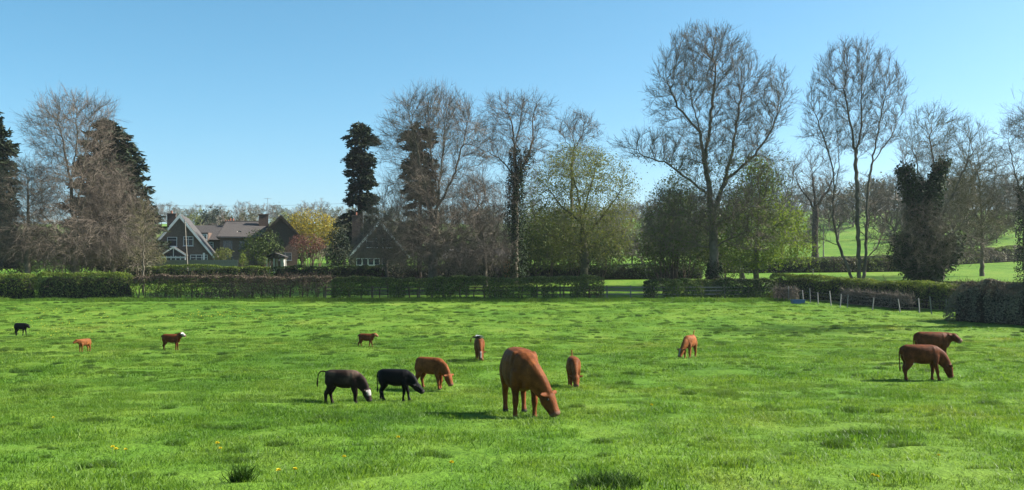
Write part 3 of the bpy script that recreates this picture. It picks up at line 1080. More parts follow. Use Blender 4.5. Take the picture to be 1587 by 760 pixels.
    if tail == 'side':
        f = ((q[:, 0] < -.60) & (q[:, 1] < -.27)).astype(float)
        col = col * (1 - f[:, None]) + np.array((.33, .30, .28)) * f[:, None]
    at = body.color_attributes.new('coat', 'FLOAT_COLOR', 'POINT')
    at.data.foreach_set('color', np.concatenate([col, np.ones((nv, 1))], 1).astype(np.float32).ravel())
    for p in body.polygons: p.use_smooth = True
    t = thing(name, label, cat, (loc[0], loc[1], loc[2] + lift), R(heading), group)
    body.materials.clear()
    link('body', body, M['coat'], t)
    import bmesh
    for sg in (1, -1):
        bm = bmesh.new()
        bmesh.ops.create_uvsphere(bm, u_segments=10, v_segments=7, radius=.019 * H)
        em = bpy.data.meshes.new('eye')
        bm.to_mesh(em); bm.free()
        e = poll + hd * .33 * HL + hl * sg * .097 + hu * .032
        link('eye', em, M['eye'], t, tuple(e * H))
    return t


def on_field(px, py):
    w = ground_hit(px, py)
    return (w[0], w[1], float(terr(w[0], w[1])))


YG = 'young cattle grazing in the pasture'
def beast(px, py, hpx, *a, **k):
    """animal with its feet at (px, py), back hpx pixels above them."""
    loc = on_field(px, py)
    H = hpx * loc[1] / F_PX / 1.0
    return loc, H


def put(name, label, cat, px, py, hpx, heading, coat, **k):
    loc, H = beast(px, py, hpx)
    return make_bovine(name, label, cat, loc, heading, H, coat, group=YG if cat == 'calf' else None, **k)


put('cow', 'large red-brown cow grazing head down in the middle of the field', 'cow', 806, 643, 106, -80, 'red', adult=True, neck_yaw=40, head_yaw=10, stride=(.02, -.03, .06, -.02))
put('calf', 'dark brown calf with white face grazing with its tail swung out', 'calf', 532, 626, 54, -6, 'darkbrown', white='face', tail='out', neck_yaw=-12, stride=(.0, .05, .06, -.08), nose_up=-8)
put('calf', 'plain black calf grazing beside the white-faced dark brown calf', 'calf', 612, 621, 50, -10, 'black', stride=(.10, -.05, -.08, .10), neck_yaw=-8, nose_up=18, graze=.88)
put('calf', 'reddish brown calf grazing just behind the black calf near the cow', 'calf', 667, 604, 50, -32, 'red', stride=(-.04, .08, .06, -.06), neck_yaw=-6, graze=.93, nose_up=-6)
put('calf', 'brown calf facing forward, swinging its white-tipped tail up sideways', 'calf', 743, 562, 36, -84, 'red', tail='side', white='blaze', stride=(.05, -.05, 0, .04))
put('calf', 'reddish calf head down facing forward, just behind the large cow', 'calf', 889, 598, 48, -88, 'red', tail='up', stride=(.03, -.03, 0, 0))
put('calf', 'light red-brown calf with white blaze grazing alone right of the cow', 'calf', 1069, 555, 37, -118, 'redlight', white='blaze', neck_yaw=-18, tail='up', stride=(.05, -.03, 0, .05))
put('heifer', 'dark red heifer grazing in front of the other heifer, tail hanging', 'cattle', 1428, 589, 57, -4, 'brown', stride=(-.02, .10, .05, -.04), tail='hang', nose_up=-14)
put('heifer', 'dark red heifer standing with raised head behind the grazing heifer', 'cattle', 1445, 563, 49, -3, 'brown', graze=.30, head_yaw=-48, stride=(0, .03, 0, .04), nose_up=4)
put('calf', 'small black calf standing alone at the far left of the field', 'calf', 32, 522, 20, -14, 'black', graze=.35, stride=(.10, -.06, -.06, .10), tail='short', neck_yaw=-10)
put('calf', 'small tan calf facing forward between the black and white-headed calves', 'calf', 131, 547, 21, -112, 'tan', graze=.25, neck_yaw=-25, tail='short')
put('calf', 'brown calf with white head raised, standing broadside on the left', 'calf', 265, 545, 26, 0, 'brown', graze=.05, white='head', stride=(.04, -.03, -.03, .05), tail='short', head_yaw=-15, nose_up=-4)
put('calf', 'small brown calf with tawny face walking across the far pasture', 'calf', 567, 540, 22, -6, 'brown', graze=.15, white='tawny', stride=(.13, -.10, .10, -.10), tail='short', head_yaw=-12)


# ------------------------------------------------------------------ bird gliding above the brown calf
def make_bird():
    o = P(742, 524, 36)
    t = thing('bird', 'dark bird with pale wing gliding low over the calf swinging its tail', 'bird', tuple(o), R(190))
    b = [((-.20, 0, .0), .012, .006), ((-.12, 0, .0), .04, .012), ((-.03, 0, .01), .055, .05), ((.07, 0, .015), .05, .05), ((.13, 0, .025), .03, .035), ((.17, 0, .03), .03, .032), ((.20, 0, .028), .014, .014), ((.235, 0, .022), .004, .005)]
    V, Fc = loft([(np.array(c), w, h) for c, w, h in b], (0, 1, 0), 10)
    me = bpy.data.meshes.new('body'); me.from_pydata(V.tolist(), [], Fc)
    for p in me.polygons: p.use_smooth = True
    link('body', me, M['bird_dark'], t)
    for sg in (1, -1):
        V, Fc = [], []
        for y, x0, x1, z in ((.03, -.05, .09, .03), (.14, -.04, .10, .075), (.24, -.07, .07, .08), (.33, -.14, -.02, .065), (.38, -.18, -.13, .05)):
            V += [(x0, y * sg, z), (x1, y * sg, z + .008), (x1, y * sg, z + .016), (x0, y * sg, z + .006)]
        for i in range(4):
            for j in range(4):
                Fc.append((i * 4 + j, i * 4 + (j + 1) % 4, i * 4 + 4 + (j + 1) % 4, i * 4 + 4 + j))
        Fc += [(0, 1, 2, 3), (16, 17, 18, 19)]
        me = bpy.data.meshes.new('wing'); me.from_pydata(V, [], Fc)
        link('wing', me, M['bird_pale'] if sg < 0 else M['bird_dark'], t)


M['bird_dark'] = surf_mat('bird_dark', (.02, .02, .022), (.04, .04, .045), 8, .6)
M['bird_pale'] = surf_mat('bird_pale', (.22, .23, .25), (.36, .37, .39), 8, .6)
make_bird()

# ------------------------------------------------------------------ buildings
def box(name, mat, parent, x0, x1, y0, y1, z0, z1):
    V = [(x, y, z) for z in (z0, z1) for y in (y0, y1) for x in (x0, x1)]
    Fc = [(0, 2, 3, 1), (4, 5, 7, 6), (0, 1, 5, 4), (2, 6, 7, 3), (0, 4, 6, 2), (1, 3, 7, 5)]
    me = bpy.data.meshes.new(name); me.from_pydata(V, [], Fc)
    return link(name, me, M[mat], parent)


def poly(name, mat, parent, V, Fc):
    me = bpy.data.meshes.new(name); me.from_pydata(V, [], Fc)
    return link(name, me, M[mat], parent)


def extr(name, mat, parent, prof, y0, y1):
    """profile in x-z pushed from y0 to y1."""
    n = len(prof)
    V = [(x, y0, z) for x, z in prof] + [(x, y1, z) for x, z in prof]
    Fc = [tuple(range(n)), tuple(range(2 * n - 1, n - 1, -1))] + [(i, i + n, (i + 1) % n + n, (i + 1) % n) for i in range(n)]
    return poly(name, mat, parent, V, Fc)


def slab(name, mat, parent, quad, th=.12):
    """roof slab from 4 corners (eave a, eave b, ridge b, ridge a) with thickness and metre UVs."""
    q = np.array(quad, float)
    nn = nrm(np.cross(q[1] - q[0], q[3] - q[0]))
    if nn[2] < 0: nn = -nn
    V = np.concatenate([q, q + nn * th])
    Fc = [(0, 3, 2, 1), (4, 5, 6, 7)] + [(i, (i + 1) % 4, (i + 1) % 4 + 4, i + 4) for i in range(4)]
    me = bpy.data.meshes.new(name); me.from_pydata(V.tolist(), [], Fc)
    u = nrm(q[1] - q[0]); v = nrm(np.cross(nn, u))
    uv = me.uv_layers.new(name='UVMap')
    for lp in me.loops:
        p = V[lp.vertex_index] - q[0]
        uv.data[lp.index].uv = (float(p @ u), float(p @ v))
    return link(name, me, M[mat], parent)


def window(parent, x, z, w, h, y, panes=2, frame='white_paint', transom=True):
    """framed window on a wall face at y (front towards -y)."""
    f = .07
    wf = thing_part('window', parent)
    prof = [(x - w / 2, z - h / 2), (x + w / 2, z - h / 2), (x + w / 2, z + h / 2), (x - w / 2, z + h / 2)]
    box('frame', frame, wf, x - w / 2, x + w / 2, y - .07, y + .02, z - h / 2, z - h / 2 + f)
    box('frame', frame, wf, x - w / 2, x + w / 2, y - .07, y + .02, z + h / 2 - f, z + h / 2)
    box('frame', frame, wf, x - w / 2, x - w / 2 + f, y - .068, y + .02, z - h / 2 + f, z + h / 2 - f)
    box('frame', frame, wf, x + w / 2 - f, x + w / 2, y - .068, y + .02, z - h / 2 + f, z + h / 2 - f)
    pw = (w - 2 * f) / panes
    for i in range(panes):
        xa = x - w / 2 + f + i * pw
        if i: box('frame', frame, wf, xa - .03, xa + .03, y - .066, y + .02, z - h / 2 + f, z + h / 2 - f)
        box('pane', 'glass', wf, xa + (.031 if i else 0), xa + pw - (.031 if i < panes - 1 else 0), y - .02, y + .01, z - h / 2 + f, z + h / 2 - f)
    if transom:
        box('frame', frame, wf, x - w / 2 + f, x + w / 2 - f, y - .064, y - .021, z + h * .16, z + h * .16 + .05)
    box('sill', frame, wf, x - w / 2 - .08, x + w / 2 + .08, y - .14, y - .0705, z - h / 2 - .06, z - h / 2)
    return wf


def thing_part(name, parent):
    o = bpy.data.objects.new(name, None)
    COL.objects.link(o)
    o.parent = parent
    o.empty_display_size = .1
    return o


def chimney(parent, x, y, z0, z1, w=.9, mat='brick_dark', pots=2, potmat='brick_red'):
    c = box('chimney', mat, parent, x - w / 2, x + w / 2, y - .3, y + .3, z0, z1 - .12)
    box('cap', mat, c, x - w / 2 - .06, x + w / 2 + .06, y - .36, y + .36, z1 - .12, z1)
    for i in range(pots):
        px = x + (i - (pots - 1) / 2) * .4
        V, Q = frusta(np.array([[px, y, z1]]), np.array([[px, y, z1 + .4]]), .13, .10, 8)
        link('pot', mesh_np('pot', V, Q), M[potmat], c)
    return c


def aerial(parent, x, y, z0, z1, w=.9):
    A = [[x, y, z0], [x - w / 2, y, z1 - .1], [x - w * .35, y - .25, z1 - .1], [x - w * .1, y - .22, z1 - .1], [x + w * .15, y - .2, z1 - .1], [x + w * .38, y - .18, z1 - .1]]
    B = [[x, y, z1], [x + w / 2, y, z1 - .1], [x - w * .35, y + .25, z1 - .1], [x - w * .1, y + .22, z1 - .1], [x + w * .15, y + .2, z1 - .1], [x + w * .38, y + .18, z1 - .1]]
    V, Q = frusta(np.array(A, float), np.array(B, float), np.array([.03] + [.018] * 5), np.array([.03] + [.018] * 5), 5)
    return link('aerial', mesh_np('aerial', V, Q), M['metal_grey'], parent)


def gable_house(t, xc, hwid, yf, yb, gz, eave, apex, wall='brick_brown', roof='tile_dark', over=.35, barge='white_paint'):
    """ridge runs away from the viewer; gable front at yf. Local coordinates with z from gz."""
    extr('wall', wall, t, [(xc - hwid, 0), (xc + hwid, 0), (xc + hwid, eave), (xc, apex), (xc - hwid, eave)], yf, yb)
    sl = (apex - eave) / hwid
    for sg in (-1, 1):
        ex = xc + sg * (hwid + over)
        ez = eave - over * sl
        r = slab('roof', roof, t, [(ex, yf - .3, ez + .03), (ex, yb + .3, ez + .03), (xc + sg * .0, yb + .3, apex + .03), (xc, yf - .3, apex + .03)], .14)
        # bargeboard along the verge
        w = .36
        n = np.array([-sg * (apex - eave), hwid]); n = n / np.linalg.norm(n)
        a, b = np.array([ex, ez + .17]), np.array([xc, apex + .17 / max(n[1], .2) * .6])
        prof = [tuple(a), tuple(b), (b[0], b[1] - w * 1.45), (a[0], a[1] - w)]
        extr('bargeboard', barge, t, prof, yf - .37, yf - .303)


def lx(px, d): return (px - CX) / F_PX * d
def lz(py, d): return float(P(CX, py, d)[2])


def house_a():
    d = 130.0
    x0 = lx(278, d)
    gz = float(terr(x0, d, False)) - .3
    t = thing('house', 'brown house with steep white-edged gable and white glazed porch', 'house', (x0, d, gz), R(12))
    Z = lambda py: lz(py, d) - gz
    X = lambda px: lx(px, d) - x0
    gable_house(t, 0, 4.15, 0, 9.5, gz, Z(395), Z(334))
    window(t, X(267), Z(375), 1.25, 1.25, 0, 1)
    window(t, X(291), Z(374), 1.25, 1.25, 0, 2)
    window(t, X(307), Z(402), 2.2, 1.2, 0, 3)
    # glazed porch with its own gable
    p = thing_part('porch', t)
    xa, xb, xm = X(255), X(289), X(272)
    za, zp = Z(396), Z(384)
    y = -2.0
    for sg, xe in ((-1, xa - .25), (1, xb + .25)):
        slab('roof', 'tile_dark', p, [(xe, y - .15, za - .1), (xe, -.02, za - .1), (xm, -.02, zp), (xm, y - .15, zp)], .1)
        prof = [(xe, za - .02), (xm, zp + .12), (xm, zp - .14), (xe, za - .22)]
        extr('bargeboard', 'white_paint', p, prof, y - .22, y - .153)
    for i in range(6):
        xx = xa + (xb - xa) * i / 5
        box('post', 'white_paint', p, xx - .06, xx + .06, y - .03, y + .07, 0, za - .12)
        if i < 5:
            x2 = xa + (xb - xa) * (i + 1) / 5
            box('pane', 'glass', p, xx + .06, x2 - .06, y, y + .03, .9, za - .42)
            box('panel', 'white_paint', p, xx + .06, x2 - .06, y - .01, y + .05, 0, .9)
    box('beam', 'white_paint', p, xa - .06, xb + .06, y - .034, y + .074, za - .40, za - .20)
    poly('pane', 'glass', p, [(xa + .3, y, za - .18), (xb - .3, y, za - .18), (xm, y, zp - .15)], [(0, 1, 2)])
    box('mullion', 'white_paint', p, xm - .05, xm + .05, y - .02, y + .03, za - .19, zp - .15)
    for xs in (xa, xb):
        box('side_wall', 'white_paint', p, xs - .05, xs + .05, y + .07, 0, 0, .9)
        box('side_pane', 'glass', p, xs - .02, xs + .02, y + .07, 0, .9, za - .12)
    c = chimney(t, X(257), 6.2, Z(372), Z(327), 1.15, 'brick_dark', 1)
    aerial(t, X(263), 6.2, Z(330), Z(313), 1.0)
    # white tank-like box by the wall
    box('meter_cabinet', 'white_paint', t, X(313), X(316), -.25, -.001, Z(405), Z(392))
    return t


def house_row():
    d = 150.0
    x0 = lx(322, d)
    gz = float(terr(x0, d, False)) - .3
    t = thing('house', 'low tiled house range between the steep gable and the hipped house', 'house', (x0, d, gz))
    Z = lambda py: lz(py, d) - gz
    X = lambda px: lx(px, d) - x0
    xa, xb = X(292), X(349)
    box('wall', 'brick_dark', t, xa, xb, 0, 7, 0, Z(372))
    for (ya, yb) in ((-.4, 3.5), (7.4, 3.5)):
        slab('roof', 'tile_brown', t, [(xa - .3, ya, Z(373)), (xb + .3, ya, Z(373)), (xb + .3, yb, Z(349)), (xa - .3, yb, Z(349))])
    for px in (312, 325):
        window(t, X(px), Z(382), 1.1, 1.3, 0, 2)
    # white dormer
    w = window(t, X(318), Z(368), .9, .9, -.6, 2)
    box('dormer', 'brick_dark', t, X(318) - .62, X(318) + .62, -.58, 1.6, Z(374), Z(361))
    chimney(t, X(341), 3.5, Z(352), Z(343), .8, 'brick_dark', 2)
    return t


def house_b():
    d = 140.0
    x0 = lx(390, d)
    gz = float(terr(x0, d, False)) - .3
    t = thing('house', 'dark brick house with hipped tiled roof, gabled wing and dark chimney', 'house', (x0, d, gz), R(15))
    Z = lambda py: lz(py, d) - gz
    X = lambda px: lx(px, d) - x0
    xa, xb = X(338), X(412)
    ze, zr = Z(368), Z(343)
    ym = 4.0
    box('wall', 'brick_brown', t, xa + .4, xb, 0, 8, 0, ze)
    slab('roof', 'tile_brown', t, [(xa, -.45, ze - .05), (xb, -.45, ze - .05), (xb, ym, zr), (X(351), ym, zr)])
    slab('roof', 'tile_brown', t, [(xb, 8.45, ze - .05), (xa, 8.45, ze - .05), (X(351), ym, zr), (xb, ym, zr)])
    slab('roof', 'tile_brown', t, [(xa, 8.45, ze - .05), (xa, -.45, ze - .05), (X(351), ym - .02, zr), (X(351), ym + .02, zr)])
    V, Q = frusta(np.array([[X(350), ym, zr + .12]]), np.array([[xb, ym, zr + .12]]), .13, .13, 6)
    link('ridge_tiles', mesh_np('ridge_tiles', V, Q), M['tile_brown'], t)
    box('gutter', 'wire', t, xa, xb, -.58, -.46, ze - .12, ze - .02)
    window(t, X(354), Z(380), 1.25, 1.15, 0, 2, 'metal_grey')
    window(t, X(378), Z(380), 1.25, 1.15, 0, 2, 'metal_grey')
    window(t, X(354), Z(403), 1.5, 1.2, 0, 2, 'metal_grey')
    # gabled wing
    w = thing_part('wing', t)
    gable_house(w, X(433), 2.35, -2.0, 7.5, gz, Z(364), Z(336), 'brick_dark', 'tile_dark', .3, 'bark_dark')
    window(w, X(440), Z(398), 1.8, 1.1, -2.0, 2, 'metal_grey')
    chimney(t, X(408), 3.0, Z(352), Z(330), 1.35, 'brick_dark', 0)
    aerial(t, X(414), 3.0, Z(331), Z(304), 1.1)
    chimney(t, X(359), 5.6, Z(350), Z(340), .9, 'brick_red', 2)
    # roof light dish
    V, Q = frusta(np.array([[X(371), .9, Z(362)]]), np.array([[X(371), .7, Z(362) + .15]]), .26, .34, 10)
    link('satellite_dish', mesh_np('satellite_dish', V, Q), M['white_stone'], t)
    return t


def house_c():
    d = 128.0
    x0 = lx(588, d)
    gz = float(terr(x0, d, False)) - .3
    t = thing('house', 'brown house with white-edged gable half hidden behind the spreading bare tree', 'house', (x0, d, gz), R(12))
    Z = lambda py: lz(py, d) - gz
    X = lambda px: lx(px, d) - x0
    gable_house(t, 0, 3.55, 0, 9, gz, Z(394), Z(343), 'brick_brown', 'tile_brown')
    window(t, X(577), Z(377), 1.5, 1.2, 0, 2)
    window(t, X(600), Z(377), 1.3, 1.2, 0, 2)
    for px in (557, 566, 575, 584, 596): window(t, X(px), Z(406), .72, .9, 0, 1, transom=False)
    chimney(t, X(555), 4.5, Z(378), Z(331), 1.1, 'brick_dark', 1)
    aerial(t, X(566), 4.5, Z(372), Z(326), .3)
    return t


def bungalow():
    d = 132.0
    x0 = lx(790, d)
    gz = float(terr(x0, d, False)) - .3
    t = thing('bungalow', 'grey roofed bungalow glimpsed behind the red board fence', 'house', (x0, d, gz))
    Z = lambda py: lz(py, d) - gz
    X = lambda px: lx(px, d) - x0
    xa, xb = X(690), X(812)
    box('wall', 'brick_brown', t, xa, xb, 0, 7, 0, Z(402))
    for ya, yb in ((-.4, 3.5), (7.4, 3.5)):
        slab('roof', 'tile_brown', t, [(xa - .4, ya, Z(402)), (xb + .4, ya, Z(402)), (xb + .4, yb, Z(386)), (xa - .4, yb, Z(386))])
    extr('gable_wall', 'brick_brown', t, [(xb - .25, Z(402)), (xb - .01, Z(402)), (xb - .01, Z(402) + .01)], 0, 7)
    window(t, X(795), Z(395) - 1.3, 1.2, .9, 0, 2)
    return t


house_a(); house_row(); house_b(); house_c(); bungalow()


# ------------------------------------------------------------------ garden fences, pergola, poles and wires
def board_fence(name, label, pxa, pxb, d, top, bw, mat, gap=.012, cat='fence'):
    xa, xb = lx(pxa, d), lx(pxb, d)
    gz = min(float(terr(xa, d, False)), float(terr(xb, d, False)))
    t = thing(name, label, cat, ((xa + xb) / 2, d, gz))
    n = int((xb - xa) / bw)
    zt = lz(top, d) - gz
    w = (xb - xa) / n
    me = None
    for i in range(n):
        x = xa + w * i - (xa + xb) / 2
        if me is None:
            o = box('board', mat, t, 0, w - gap, -.012, .012, 0, zt)
            me = o.data
        else:
            o = link('board', me, None, t)
        o.location = (x, random.uniform(-.006, .006), random.uniform(-.02, .02))
    for i in range(0, n + 1, max(1, int(1.8 / w))):
        x = xa + w * i - (xa + xb) / 2
        box('post', mat, t, x - .05, x + .05, .02, .12, -.2, zt + .04)
    for z in (.3, zt - .25):
        box('rail', mat, t, xa - (xa + xb) / 2, xb - (xa + xb) / 2, .013, .06, z, z + .08)
    return t


board_fence('garden_fence', 'weathered grey board fence in front of the white-edged house', 196, 369, 126.0, 403, .6, 'wood_fence')
board_fence('garden_fence', 'short orange-red board fence beneath the ivy-clad trunk', 781, 815, 124.0, 403, .3, 'wood_red', .03)


def pergola():
    d = 131.0
    x0 = lx(428, d); gz = float(terr(x0, d, False))
    t = thing('garden_shelter', 'small open garden shelter with pitched roof before the dark gabled wing', 'shelter', (x0, d, gz))
    Z = lambda py: lz(py, d) - gz
    X = lambda px: lx(px, d) - x0
    for px in (416, 427, 441):
        for y in (-.8, .8): box('post', 'white_stone', t, X(px) - .09, X(px) + .09, y - .09, y + .09, 0, Z(401))
    box('beam', 'bark_dark', t, X(413), X(444), -.9, .9, Z(401), Z(399))
    xm = X(428.5)
    for sg, px in ((-1, 412), (1, 445)):
        slab('roof', 'tile_dark', t, [(X(px), -1.1, Z(399)), (X(px), 1.1, Z(399)), (xm, 1.1, Z(393)), (xm, -1.1, Z(393))], .08)
    V, Q = frusta(np.array([[X(439), -.2, 0.]]), np.array([[X(439), -.2, Z(401)]]), .33, .33, 12)
    link('water_butt', mesh_np('water_butt', V, Q, smooth=True), M['white_stone'], t)
pergola()


def pole(name, label, pb, pt, d, r=.11, arm=False, group=None):
    a, b = P(pb[0], pb[1], d), P(pt[0], pt[1], d)
    a[2] = float(terr(a[0], a[1], False)) - .2
    t = thing(name, label, 'pole', tuple(a), group=group)
    k = np.linspace(0, 1, 6)[:, None]
    c = (b - a) * k
    V, Q = frusta(c[:-1], c[1:], np.linspace(r, r * .75, 6)[:-1], np.linspace(r, r * .75, 6)[1:], 8)
    link('shaft', mesh_np('shaft', V, Q, smooth=True), M['wood_post'], t)
    if arm:
        e = b - a
        box('crossarm', 'wood_post', t, e[0] - .7, e[0] + .7, -.06, .06, e[2] - .5, e[2] - .38)
        for s in (-.6, .6):
            V, Q = frusta(np.array([[e[0] + s, 0, e[2] - .38]]), np.array([[e[0] + s, 0, e[2] - .18]]), .05, .04, 6)
            link('insulator', mesh_np('insulator', V, Q), M['white_stone'], t)
    else:
        e = b - a
        box('cap', 'metal_grey', t, e[0] - .09, e[0] + .09, -.09, .09, e[2] - .02, e[2] + .05)
    return b


def wire(name, label, a, b, sag, r=.016):
    k = np.linspace(0, 1, 25)[:, None]
    p = a + (b - a) * k - np.array([0, 0, 1]) * sag * 4 * k * (1 - k)
    V, Q = frusta(p[:-1] - a, p[1:] - a, r, r, 4)
    o = link(name, mesh_np(name, V, Q), M['wire'], None, tuple(a))
    return tag(o, label, 'wire')


pole('utility_pole', 'thin leaning wooden pole in front of the white-edged house', (292, 414), (286.5, 343), 122.0, .085)
pa = pole('utility_pole', 'wooden pole carrying the overhead wire behind the left evergreen', (205, 410), (205, 316), 160.0, .13, True)
pb = pole('utility_pole', 'wooden pole carrying the overhead wire behind the ragged dark conifer', (560, 410), (560, 313), 165.0, .13, True)
wire('overhead_wire', 'thin overhead wire crossing the sky above the house roofs', pa + [0.6, 0, -.18], pb + [-.6, 0, -.18], .35)
pc = pole('utility_pole', 'wooden pole on the hillside behind the ivy-clad stump', (1478, 360), (1478, 318), 190.0, .12, True)
pd = pole('utility_pole', 'wooden pole beyond the hedge on the hillside at far right', (1640, 340), (1640, 306), 200.0, .12, True)
wire('overhead_wire', 'thin overhead wire crossing the hillside at far right', pc + [.6, 0, -.18], pd + [-.6, 0, -.18], .5, .03)
pole('field_post', 'bare dark post standing in the field below the hillside oak', (1276, 382), (1276, 352), 185.0, .14)
pole('field_post', 'small post in the grass before the far hedge right of centre', (1260, 428), (1260, 418), 128.0, .07)


# ------------------------------------------------------------------ fences in the field
def jitter_box_mesh(name, w, dpt, h):
    me = bpy.data.meshes.new(name)
    V = [(x * w / 2 * s, y * dpt / 2 * s, z) for z, s in ((-.15, 1), (h * .5, .97), (h, .93)) for x, y in ((-1, -1), (1, -1), (1, 1), (-1, 1))]
    Fc = [(3, 2, 1, 0), (8, 9, 10, 11)]
    for r in (0, 4):
        for i in range(4): Fc.append((r + i, r + (i + 1) % 4, r + 4 + (i + 1) % 4, r + 4 + i))
    me.from_pydata(V, [], Fc)
    return me


def rail_fence():
    y = 96.2
    xa, xb = lx(505, y), lx(1195, y)
    t = thing('rail_fence', 'weathered post and rail fence showing through the gaps of the hedge', 'fence', ((xa + xb) / 2, y, float(terr((xa + xb) / 2, y, False))))
    o = np.array(t.location)
    pm = jitter_box_mesh('post', .14, .12, 1.3)
    pm.materials.append(M['wood_post'])
    n = 20
    xs = np.linspace(xa, xb, n)
    for i, x in enumerate(xs):
        p = link('post', pm, None, t)
        p.location = (x - o[0], 0, float(terr(x, y, False)) - o[2])
        p.rotation_euler = (random.uniform(-.03, .03), random.uniform(-.03, .03), random.uniform(-.2, .2))
    for i in range(n - 1):
        for z in (.45, .8, 1.12):
            a = np.array([xs[i] - o[0], -.085, float(terr(xs[i], y, False)) - o[2] + z])
            b = np.array([xs[i + 1] - o[0] - .02, -.085, float(terr(xs[i + 1], y, False)) - o[2] + z + random.uniform(-.03, .03)])
            V = [(p[0], p[1] + dy, p[2] + dz) for p in (a, b) for dy, dz in ((-.02, -.055), (.02, -.055), (.02, .055), (-.02, .055))]
            poly('rail', 'wood_post', t, V, [(0, 1, 2, 3), (7, 6, 5, 4)] + [(k, k + 4, (k + 1) % 4 + 4, (k + 1) % 4) for k in range(4)])
rail_fence()


def wire_fence():
    pts = [(1222, 468), (1233, 468), (1245, 469), (1256, 470), (1268, 472), (1288, 474), (1302, 476), (1313, 477), (1352, 481), (1395, 484), (1425, 486), (1444, 488), (1467, 489), (1490, 492)]
    W = [ground_hit(*q) for q in pts]
    o = W[5]
    t = thing('wire_fence', 'line of thin leaning stakes and wire along the foot of the right hedge', 'fence', (o[0], o[1], float(terr(o[0], o[1]))))
    oz = t.location[2]
    pm = jitter_box_mesh('stake', .07, .07, 1.3)
    pm.materials.append(M['wood_fence'])
    g = [float(terr(w[0], w[1])) for w in W]
    for w, z in zip(W, g):
        p = link('stake', pm, None, t)
        p.location = (w[0] - o[0], w[1] - o[1], z - oz)
        p.rotation_euler = (random.uniform(-.1, .1), random.uniform(-.14, .14), random.uniform(0, 3))
        p.scale = (1, 1, random.uniform(.8, 1.1))
    for h in (.4, .75, 1.05):
        A = np.array([[w[0] - o[0], w[1] - o[1], z - oz + h] for w, z in zip(W, g)])
        V, Q = frusta(A[:-1], A[1:], .006, .006, 3)
        link('fence_wire', mesh_np('fence_wire', V, Q), M['wire'], t)
wire_fence()


def trough():
    w = ground_hit(1235, 470)
    t = thing('water_trough', 'low blue plastic water trough at the corner of the right hedge', 'trough', (w[0], w[1] - .3, float(terr(w[0], w[1])) - .03), R(8))
    prof = [(-.52, 0), (.52, 0), (.6, .34), (-.6, .34)]
    extr('tub', 'blue_plastic', t, prof, -.3, .3)
    for y0, y1 in ((-.34, -.27), (.27, .34)): box('rim', 'blue_plastic', t, -.65, .65, y0, y1, .343, .38)
    for x0, x1 in ((-.65, -.57), (.57, .65)): box('rim', 'blue_plastic', t, x0, x1, -.27, .27, .343, .38)
trough()


def stump():
    d = 118.0
    b = P(1150, 432, d)
    gz = float(terr(b[0], d, False)) - .1
    t = thing('tree_stump', 'pale broken trunk standing behind the hedge right of the tallest tree', 'stump', (b[0], d, gz))
    h = lz(418, d) - gz
    k = np.linspace(0, 1, 7)
    c = np.stack([.08 * np.sin(k * 5), .05 * np.cos(k * 4), k * h], -1)
    r = .36 - .14 * k + .12 * np.exp(-k * 6)
    V, Q = frusta(c[:-1], c[1:], r[:-1], r[1:], 10)
    link('trunk', mesh_np('trunk', V, Q, smooth=True), M['bark_grey'], t)
    A = np.array([[0, 0, h], [.15, .05, h], [-.14, .04, h - .1], [.05, -.12, h]]); B = A + np.array([[.02, 0, .35], [.08, 0, .22], [-.04, 0, .3], [0, -.03, .18]])
    V, Q = frusta(A, B, .09, .01, 5)
    link('splintered_top', mesh_np('splintered_top', V, Q), M['white_stone'], t)
stump()

# ------------------------------------------------------------------ the trees of the picture, left to right
G_BARE = 'bare trees along the hedge'
make_conifer('evergreen_tree', 'dark evergreen cut by the left edge of the view', 116, (-14, 425), (-12, 168), [(.1, 42), (.35, 44), (.6, 34), (.85, 30), (1, 3)], n_br=260, sprays=30, size=.5, droop=.1)
make_conifer('evergreen_tree', 'tall dark cypress behind the leftmost large bare tree', 122, (183, 420), (166, 186), [(.05, 72), (.3, 72), (.5, 58), (.7, 45), (.85, 32), (.95, 18), (1, 3)], mat='leaf_conifer', n_br=420, sprays=40, size=.55, droop=-.25, gap=.18)
make_tree('bare_tree', 'slim pale-trunked bare tree left of the tall bare tree', 109, (42, 425),
          [[(42, 425), (43, 390), (44, 340), (44, 290), (40, 262)]],
          [(40, 320, 42, 66, 420), (35, 280, 30, 34, 160), (28, 370, 50, 35, 200)], twig='twig_brown', base_r=.30, twl=1.4, twn=4, droop=(4, 9))
make_tree('bare_tree', 'tall bare tree with drooping brown lower twigs at left', 112, (118, 425),
          [[(116, 425), (117, 380), (112, 330), (110, 280), (98, 225), (90, 185)], [(116, 350), (124, 290), (132, 240), (140, 190)], [(118, 380), (125, 330), (150, 260), (160, 215)], [(116, 395), (80, 345), (60, 330)], [(118, 395), (165, 345), (200, 330)], [(110, 280), (120, 220), (118, 170)]],
          [(110, 210, 66, 62, 520), (98, 175, 40, 28, 120), (145, 185, 34, 30, 120), (112, 290, 78, 50, 420), (105, 365, 95, 52, 900, -1), (190, 350, 48, 48, 300), (50, 375, 50, 45, 300, -1), (150, 280, 55, 40, 200)],
          twig='twig_brown', base_r=.48, twl=1.5, twn=3, droop=(5, 11), twr=.012)
make_tree('bare_tree', 'brown twiggy bare tree filling the space before the cypress', 114, (176, 425),
          [[(176, 425), (178, 380), (184, 330), (186, 280)], [(177, 390), (150, 345)], [(178, 385), (215, 340)]],
          [(182, 345, 52, 60, 300), (180, 388, 66, 32, 240)], twig='twig_grey', base_r=.26, twl=1.4, twn=3, droop=(5, 10))
